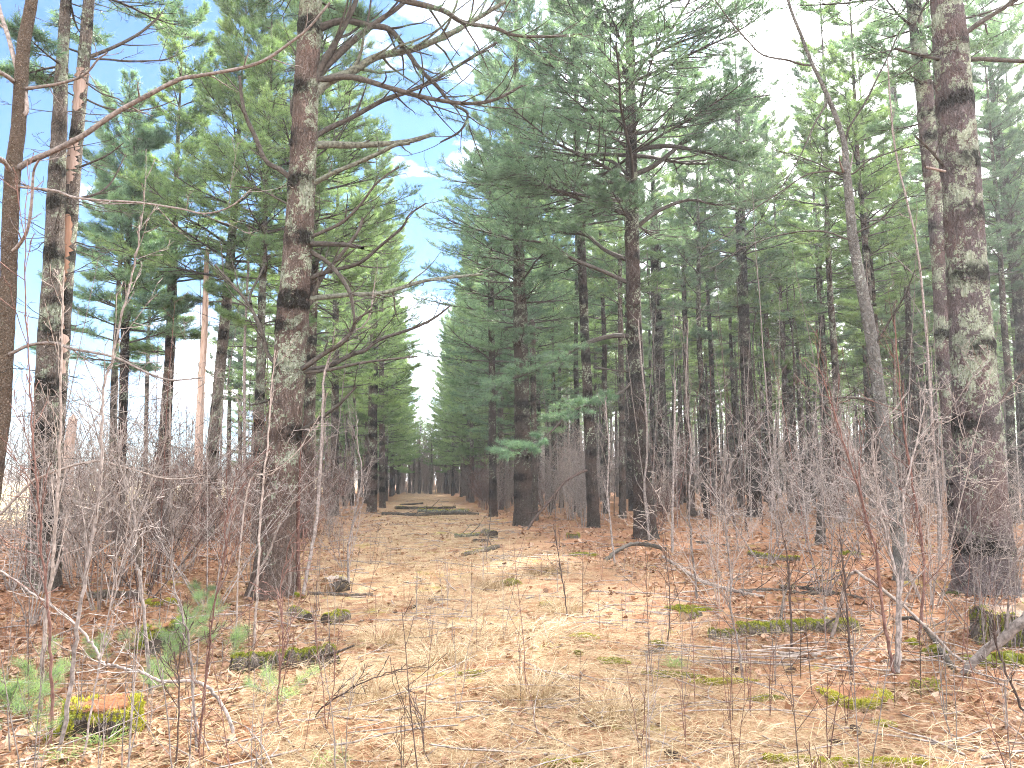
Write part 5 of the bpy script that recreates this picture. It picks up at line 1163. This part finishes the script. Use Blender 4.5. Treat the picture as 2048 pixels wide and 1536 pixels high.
def stump(seed, px, py, R, h, flare, label, mossn=0, lo=0., hi=1., body='stumpbark', hollow=False, name='tree_stump', litter=True, moss_side=None, tilt=0., mossmat='moss', top='endgrain', squash=1., base=None):
    r = np.random.default_rng(seed); b = G(px, py) if base is None else np.array([*base, float(gz(*base))])
    root = thing(name, b, label, 'stump'); k = 40; n = 12; a = np.arange(k) * 2 * PI / k; V = []; prof = []
    for i in range(n + 1):
        t = i / n; lob = 1 + .03 * np.sin(a * 9 + seed) + .13 * np.sin(a * 3 + 1 + seed) + .06 * np.sin(a * 5 + 2) + .03 * np.sin(a * 11)
        rr = (R * (1.0 - .06 * t) + flare * np.exp(-t * 4) * (1 + .6 * np.sin(a * 4 + .5))) * lob + r.normal(0, .006, k)
        z = -.06 + (h + .06) * t + ((.16 * h * np.sin(a * 2 + 1) + .08 * h * np.sin(a * 7 + seed) + r.normal(0, .02, k) * h) * t ** 2) + tilt * np.cos(a) * t
        V.append(np.stack([rr * np.cos(a), rr * np.sin(a) * squash, z], -1)); 
    V = np.array(V); i = np.arange(k); j = (i + 1) % k
    Q = (np.stack([i, j, j + k, i + k], -1)[None] + (np.arange(n) * k)[:, None, None]).reshape(-1, 4)
    mb = MB(); mb.add(V.reshape(-1, 3), Q)
    obj('stump_body', mb, [body], root)
    mb = MB(); ring = V[-1]; c = ring.mean(0); rings = [ring, c + (ring - c) * .8 + [0, 0, -.006], c + (ring - c) * .5 + [0, 0, -.015], c + (ring - c) * .2 + [0, 0, -.01]]
    VV = np.vstack(rings + [c[None] - [0, 0, .01]]) + np.vstack([np.zeros((k, 3)), r.normal(0, .004, (3 * k, 3)), np.zeros((1, 3))])
    F = [np.concatenate([np.stack([i + q_ * k, j + q_ * k, j + (q_ + 1) * k, i + (q_ + 1) * k], -1) for q_ in range(3)]), np.stack([i + 3 * k, j + 3 * k, np.full(k, 4 * k)], -1)]
    mb.add(VV, F); obj('cut_top', mb, [top], root)
    if hollow:
        mb = MB(); hk = 9; HV = []
        for q_ in range(6):
            for w_ in range(hk):
                an = -PI / 2 + .1 + (w_ / (hk - 1) - .5) * 1.75; t = q_ / 5; rr = np.interp(an % (2 * PI), a, np.linalg.norm(V[int(1 + t * 9)][:, :2], axis=1), period=2 * PI) + .004
                HV.append((rr * math.cos(an), rr * math.sin(an) * squash, -.02 + (h * .8 + .02) * t * (1 - .3 * abs(w_ / (hk - 1) - .5) * 2)))
        hq = np.array([[q_ * hk + w_, q_ * hk + w_ + 1, (q_ + 1) * hk + w_ + 1, (q_ + 1) * hk + w_] for q_ in range(5) for w_ in range(hk - 1)])
        mb.add(np.array(HV), hq); obj('dark_hollow', mb, ['black'], root)
    if mossn:
        aa = r.uniform(0, 2 * PI, mossn); tt = r.random(mossn) ** .6
        if moss_side is not None: aa = moss_side[0] + r.normal(0, moss_side[1], mossn)
        kp = (tt > .75) | (np.sin(aa * 3 + 2) + np.sin(aa * 7) * .5 + r.normal(0, .3, mossn) > (-.2 if not hollow else .2 + .8 * np.cos(aa + PI / 2 - .1)))
        aa, tt = aa[kp], tt[kp]; m_ = len(aa)
        ii = tt * n; i0 = np.minimum(ii.astype(int), n - 1); ai = (aa % (2 * PI)) / (2 * PI) * k; a0 = ai.astype(int) % k
        Pm = V[i0, a0] * (1 - (ii - i0))[:, None] + V[i0 + 1, a0] * (ii - i0)[:, None]
        Pm[:, :2] *= np.where(tt > .90, r.uniform(.72, 1.02, m_) * (1 - .0), 1.)[:, None]; Pm[:, 2] += .006
        N = nrm(np.stack([np.cos(aa), np.sin(aa), .3 + tt ** 3 * 2], -1))
        mb = MB(); moss_fuzz(mb, r, Pm, N, .013, 0, lo, hi); obj('moss', mb, [mossmat], root)
    if litter:
        m_ = int(5200 * R * R * 12); u = np.sqrt(r.random(m_)) * R * .86; aa = r.uniform(0, 2 * PI, m_)
        mb = MB(); x_ = u * np.cos(aa); y_ = u * np.sin(aa) * squash; az = r.uniform(0, 6.28, m_); L = r.uniform(.03, .08, m_)
        d = np.stack([np.cos(az), np.sin(az), r.normal(0, .12, m_)], -1) * L[:, None]; s_ = np.stack([-np.sin(az), np.cos(az), 0 * az], -1) * .0016
        P0 = np.stack([x_, y_, h + r.uniform(0, .012, m_) + tilt * x_ / R], -1) - d / 2
        mb.add(np.stack([P0 - s_, P0 + s_, P0 + d], 1).reshape(-1, 3), np.arange(m_ * 3).reshape(-1, 3), 0, False, tint=np.repeat(r.random(m_), 3))
        obj('top_litter', mb, ['litter'] if litter is True else [litter], root)
    return root, b
stump(901, 214, 1462, .20, .16, .03, 'near low stump wrapped in yellow-green moss with a black hollow face', 9000, .35, 1., hollow=True)
stump(902, 2026, 1292, .33, .30, .04, 'tall wide stump with a leaf-covered top and mossy flank at the frame edge', 12000, 0., .6, moss_side=(-PI / 2 + .25, .75), litter='leaf')
stump(903, 322, 1300, .16, .20, .10, 'ragged mossy root stump behind young pine sprays', 6000, 0., .8, hollow=True, tilt=.03)
stump(904, 318, 1210, .16, .05, .08, 'flat moss-capped stump beyond the ragged root stump', 4000, .3, .9)
stump(905, 1708, 1398, .22, .035, .02, 'flat low stump ringed with a crescent of bright yellow moss', 9000, .5, 1., moss_side=(-PI / 2, .9))
stump(906, 1848, 1384, .095, .07, .01, 'crumbling orange rotten stub with a mossy top', 500, .1, .6, body='rawwood', litter=False, squash=.6)
stump(907, 1722, 1436, .075, .045, .01, 'smaller bright orange rotten wood stub nearest the frame bottom', 0, body='rawwood', litter=False, squash=.6)
stump(908, 1147, 1075, .16, .09, .02, 'tiny square-looking mossy stump beside the slender pine', 1500, .1, .8)
stump(909, 1391, 1030, .22, .22, .02, 'low cut stump far back between the dark pines', 0, litter=False)
for i, (px, py, rx, ry, h, lab) in enumerate((
    (1166, 1278, .12, .06, .05, 'bright mossy lump shaped like a low arch in the straw'), (1155, 1310, .03, .03, .03, 'little round moss tuft under the mossy arch'),
    (1315, 1292, .07, .05, .04, 'small moss cushion beyond the short bare stick'), (1225, 1326, .12, .06, .03, 'dull moss patch in the straw before the moss cushion'),
    (1020, 1170, .12, .08, .07, 'moss cushion in the lane above the mossy stick end'), (1165, 1112, .25, .14, .05, 'mossy ground patch behind the lane edge'),
    (1530, 1400, .10, .03, .02, 'thin moss streak beside the flat ringed stump'), (1380, 1220, .25, .09, .04, 'olive moss patch among the thin dark stems'),
    (1870, 1310, .09, .07, .08, 'moss-topped dark root by the clump before the hardwood'), (1825, 1290, .06, .05, .05, 'small bright moss clod left of the moss-topped root'),
    (2010, 1330, .30, .10, .10, 'long mossy root in front of the tall wide stump'), (1440, 1366, .22, .04, .02, 'yellow moss strip at the foot of the wispy sapling'),
    (1340, 1352, .20, .05, .02, 'moss strip before the green grass tuft'), (1700, 1110, .18, .10, .06, 'moss spot on the floor before the grey hardwood'),
    (1768, 1452, .06, .03, .02, 'dab of moss beside the bright orange stub'), (560, 1192, .30, .10, .06, 'green moss skirt at the foot of the biggest pine'),
    (1940, 1190, .30, .12, .06, 'dark green moss at the foot of the stout lichen-spotted pine'), (110, 1478, .05, .05, .03, 'little moss knob left of the near stump'),
    (1130, 1530, .12, .03, .02, 'faint yellow moss at the bottom of the lane'), (940, 1350, .09, .04, .02, 'pale moss scrap in the matted straw'))):
    rr_ = np.random.default_rng(950 + i); g = G(px, py); far = g[1] > 9
    mm = moss_mound(rr_, g, rx, ry, h, int(2500 * max(.3, rx * ry * 60)), rr_.uniform(-.4, .4), .013 if not far else .02, *((.4, 1.) if ('bright' in lab or 'yellow' in lab) else (0., .7)))
    tag(obj('moss_patch', mm, ['moss_dark' if 'dark green' in lab else 'moss'], None, off=g), lab, 'moss')

# brush pile: every stick that shows is its own
rr_ = np.random.default_rng(980); bp = G(1560, 1330); root = thing('brush_pile', bp, 'low heap of thin straw-coloured cut branches beside the moss-topped log', 'brush pile')
for q_ in range(26):
    n = 1; O = bp + np.array([[rr_.normal(0, .35), rr_.normal(0, .13), .03 + rr_.uniform(0, .10)]])
    P, A, E = curves(rr_, O, np.array([rr_.normal(.05, .3) + (PI if q_ % 2 else 0)]), np.array([rr_.normal(0, .06)]), np.array([rr_.uniform(.4, .9)]), 0, .06, 6)
    P[..., 2] = np.maximum(P[..., 2], gz(P[..., 0], P[..., 1]) + .01)
    mb = MB(); v, f = tubes(P, rr_.uniform(.004, .010) * np.linspace(1, .5, 6)[None], 5); mb.add(v, f); o = obj('stick', mb, [['twig_pale', 'twig', 'twig_pale'][q_ % 3]], root, off=bp); o.location = (0, 0, 0)

# grass tussocks and green tufts
def tussock(seed, px, py, n, L, R, mat, label, lo=.3, hi=.9, w=.0035, name='grass_tussock', el=(.5, 1.35)):
    r = np.random.default_rng(seed); g = G(px, py); mb = MB(); a = r.uniform(0, 6.28, n); u = R * np.sqrt(r.random(n))
    x, y = g[0] + u * np.cos(a), g[1] + u * np.sin(a)
    ribbons(mb, r, x, y, gz(x, y), L * r.uniform(.5, 1.1, n), r.uniform(*el, n), r.uniform(-1.2, .3, n), np.full(n, w), r.uniform(lo, hi, n), Mn=4, az=a + r.normal(0, .6, n))
    tag(obj(name, mb, [mat], None, off=g), label, 'grass')
for i, (px, py, n, L, R, lab) in enumerate(((985, 1180, 260, .38, .16, 'brown dead grass tussock in the lane, farther and paler one'), (1130, 1228, 320, .40, .17, 'shaggy dead grass tussock leaning beside the lane middle'),
    (1075, 1150, 200, .35, .15, 'rough brown tussock by the lane edge of the dense side'), (880, 1330, 320, .34, .22, 'wide flattened straw tussock in the middle of the lane'), (1060, 1400, 300, .36, .2, 'matted straw clump at the near lane middle'),
    (1100, 1150, 200, .35, .15, 'dark brown tussock next to the rough brown one'), (770, 1290, 260, .34, .2, 'straw clump on the field edge of the lane'), (1240, 1440, 300, .34, .2, 'pale straw clump nearest the dense side'),
    (740, 1400, 260, .34, .2, 'straw clump right of the sawn mossy log'))):
    tussock(1000 + i, px, py, n, L, R, 'straw', lab, .05 if 'brown' in lab else .35, .5 if 'brown' in lab else 1.)
tussock(1020, 1350, 1335, 90, .13, .06, 'grassgreen', 'fresh green grass tuft on the floor behind the short bare stick', w=.004, name='grass_tuft')
tussock(1021, 205, 1495, 60, .17, .05, 'grassgreen', 'green blades growing at the front of the near mossy stump', w=.005, name='grass_tuft')
tussock(1022, 130, 1520, 50, .16, .05, 'grassgreen', 'pale green blades by the base of the slanting brown sapling', w=.005, name='grass_tuft')
tussock(1023, 660, 1530, 90, .10, .09, 'grassgreen', 'small green grass patch at the bottom of the frame', w=.003, name='grass_tuft')

# young pines (needle sprays) on the field side
def young_pine(seed, px, py, h, label, nb=9, L=.28, side=None):
    r = np.random.default_rng(seed); g = G(px, py); root = thing('pine_seedling', g, label, 'seedling')
    P, A, E = curves(r, np.zeros((1, 3)), np.array([r.uniform(0, 6)]), np.array([1.45]), np.array([h]), 0, .05, 7); R = .005 * np.linspace(1, .5, 7)[None]
    mb = MB(); v, f = tubes(P, R, 5); mb.add(v, f)
    obj('stem', mb, ['twig'], root)
    mb = MB(); O2, a2, e2, l2, r2 = children(r, P, A, E, R, np.array([1.]), nb, .2, 1., L, (-1.3, -.8), 1., .15, side=False, taper=.4)
    P2, A2, E2 = curves(r, O2, a2, e2, l2, .4, .08, 5); R2 = np.full(P2.shape[:2], .002); v, f = tubes(P2, R2, 3); mb.add(v, f, 0)
    O3, a3, e3, l3, r3 = children(r, P2, A2, E2, R2, l2, 5, .2, 1., .5, (.4, .9), .9, .2)
    P3, A3, E3 = curves(r, O3, a3, e3, l3, .3, .08, 3); v, f = tubes(P3, np.full(P3.shape[:2], .0015), 3); mb.add(v, f, 0)
    for PP, AA, EE, ts in ((P2, A2, E2, [.5, .75, 1.]), (P3, A3, E3, [.4, .7, 1.])):
        Pt, At, Et, _ = sample(PP, AA, EE, np.ones(PP.shape[:2]), np.tile(np.array([ts]), (len(PP), 1)))
        Dt = np.stack([np.cos(Et) * np.cos(At), np.cos(Et) * np.sin(At), np.sin(Et)], -1)
        needle_tufts(mb, r, Pt.reshape(-1, 3), Dt.reshape(-1, 3), 12, .07, .0018, 1, spread=.8)
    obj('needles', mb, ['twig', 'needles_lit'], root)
for i, (px, py, h, nb, lab) in enumerate(((330, 1345, .45, 11, 'young pine with soft sprays right before the ragged root stump'), (375, 1310, .50, 12, 'fullest young pine, beside the ragged root stump'), (20, 1510, .55, 12, 'young pine at the lower corner of the field side'),
    (60, 1440, .50, 10, 'young pine behind the broken mossy branch'), (400, 1250, .40, 9, 'young pine just past the flat moss-capped stump'), (215, 1330, .30, 7, 'small pine spray between the near stump and the ragged one'),
    (445, 1330, .35, 8, 'small young pine touching the sawn mossy log'), (330, 1390, .22, 6, 'tiny pine spray near the galled sapling'), (570, 1410, .16, 5, 'tiny green pine sprig in the leaves past the sawn log'), (410, 1215, .35, 7, 'young pine farther off at the foot of the brush'))):
    young_pine(1100 + i, px, py, h * .64, lab, nb)

# pine cones on the floor
def cone_mesh():
    r = np.random.default_rng(4); mb = MB(); n = 60; t = np.linspace(0, 1, n); a = np.arange(n) * 2.4; rr = .017 * np.sin(PI * (.12 + .83 * t)) ** .7
    c = np.stack([rr * np.cos(a), rr * np.sin(a), t * .10], -1); d = np.stack([np.cos(a), np.sin(a), -.2 + 0 * a], -1); s = np.stack([-np.sin(a), np.cos(a), 0 * a], -1) * .008
    V = np.stack([c * [.3, .3, 1] - s * .5, c * [.3, .3, 1] + s * .5, c + d * .008 + s, c + d * .008 - s], 1)
    mb.add(V.reshape(-1, 3), np.arange(n * 4).reshape(-1, 4), 0, False)
    P = np.array([[[0, 0, 0], [0, 0, .05], [0, 0, .10]]]); v, f = tubes(P, np.array([[.006, .010, .003]]), 7); mb.add(v, f)
    return mb.mesh('pine_cone', ['twig_dark'])
CN = cone_mesh()
for i, (px, py, lab) in enumerate(((1705, 1462, 'dark pine cone lying right of the bright orange stub'), (1655, 1488, 'pine cone in the straw below the orange stub'), (1468, 1347, 'pine cone tucked against the foot of the wispy sapling'), (1360, 1522, 'pine cone near the bottom of the frame in the straw'), (1590, 1345, 'pine cone beside the brush pile'))):
    g = G(px, py); o = bpy.data.objects.new('pine_cone', CN); C.objects.link(o); o.location = (g[0], g[1], g[2] + .022); o.rotation_euler = (PI / 2, 0, i * 1.3); tag(o, lab, 'pine cone')

for o in [o for o in C.objects if o.type == 'EMPTY' and not o.get('label')]:
    for ch in KIDS.get(o.name, []): bpy.data.objects.remove(ch)
    bpy.data.objects.remove(o)
hz = MB(); x0, x1, y0, y1, z0_, z1_ = -340, 340, -40, 330, -3.0, 27.0
hv = np.array([[x, y, z] for x in (x0, x1) for y in (y0, y1) for z in (z0_, z1_)])
hz.add(hv, np.array([[0, 1, 3, 2], [4, 6, 7, 5], [0, 4, 5, 1], [2, 3, 7, 6], [0, 2, 6, 4], [1, 5, 7, 3]]), 0, False)
hm, hnt = new_mat('haze_air')
pv = node(hnt, 'ShaderNodeVolumePrincipled', {'Color': (.95, .97, 1, 1), 'Density': .0009, 'Anisotropy': .35})
node(hnt, 'ShaderNodeOutputMaterial', {'Volume': pv.outputs[0]}); M['haze'] = hm
tag(obj('haze', hz, ['haze']), None, None, None, 'stuff')
print('done', len(C.objects), sum(len(o.data.polygons) for o in C.objects if o.type == 'MESH'), time.time() - T0)
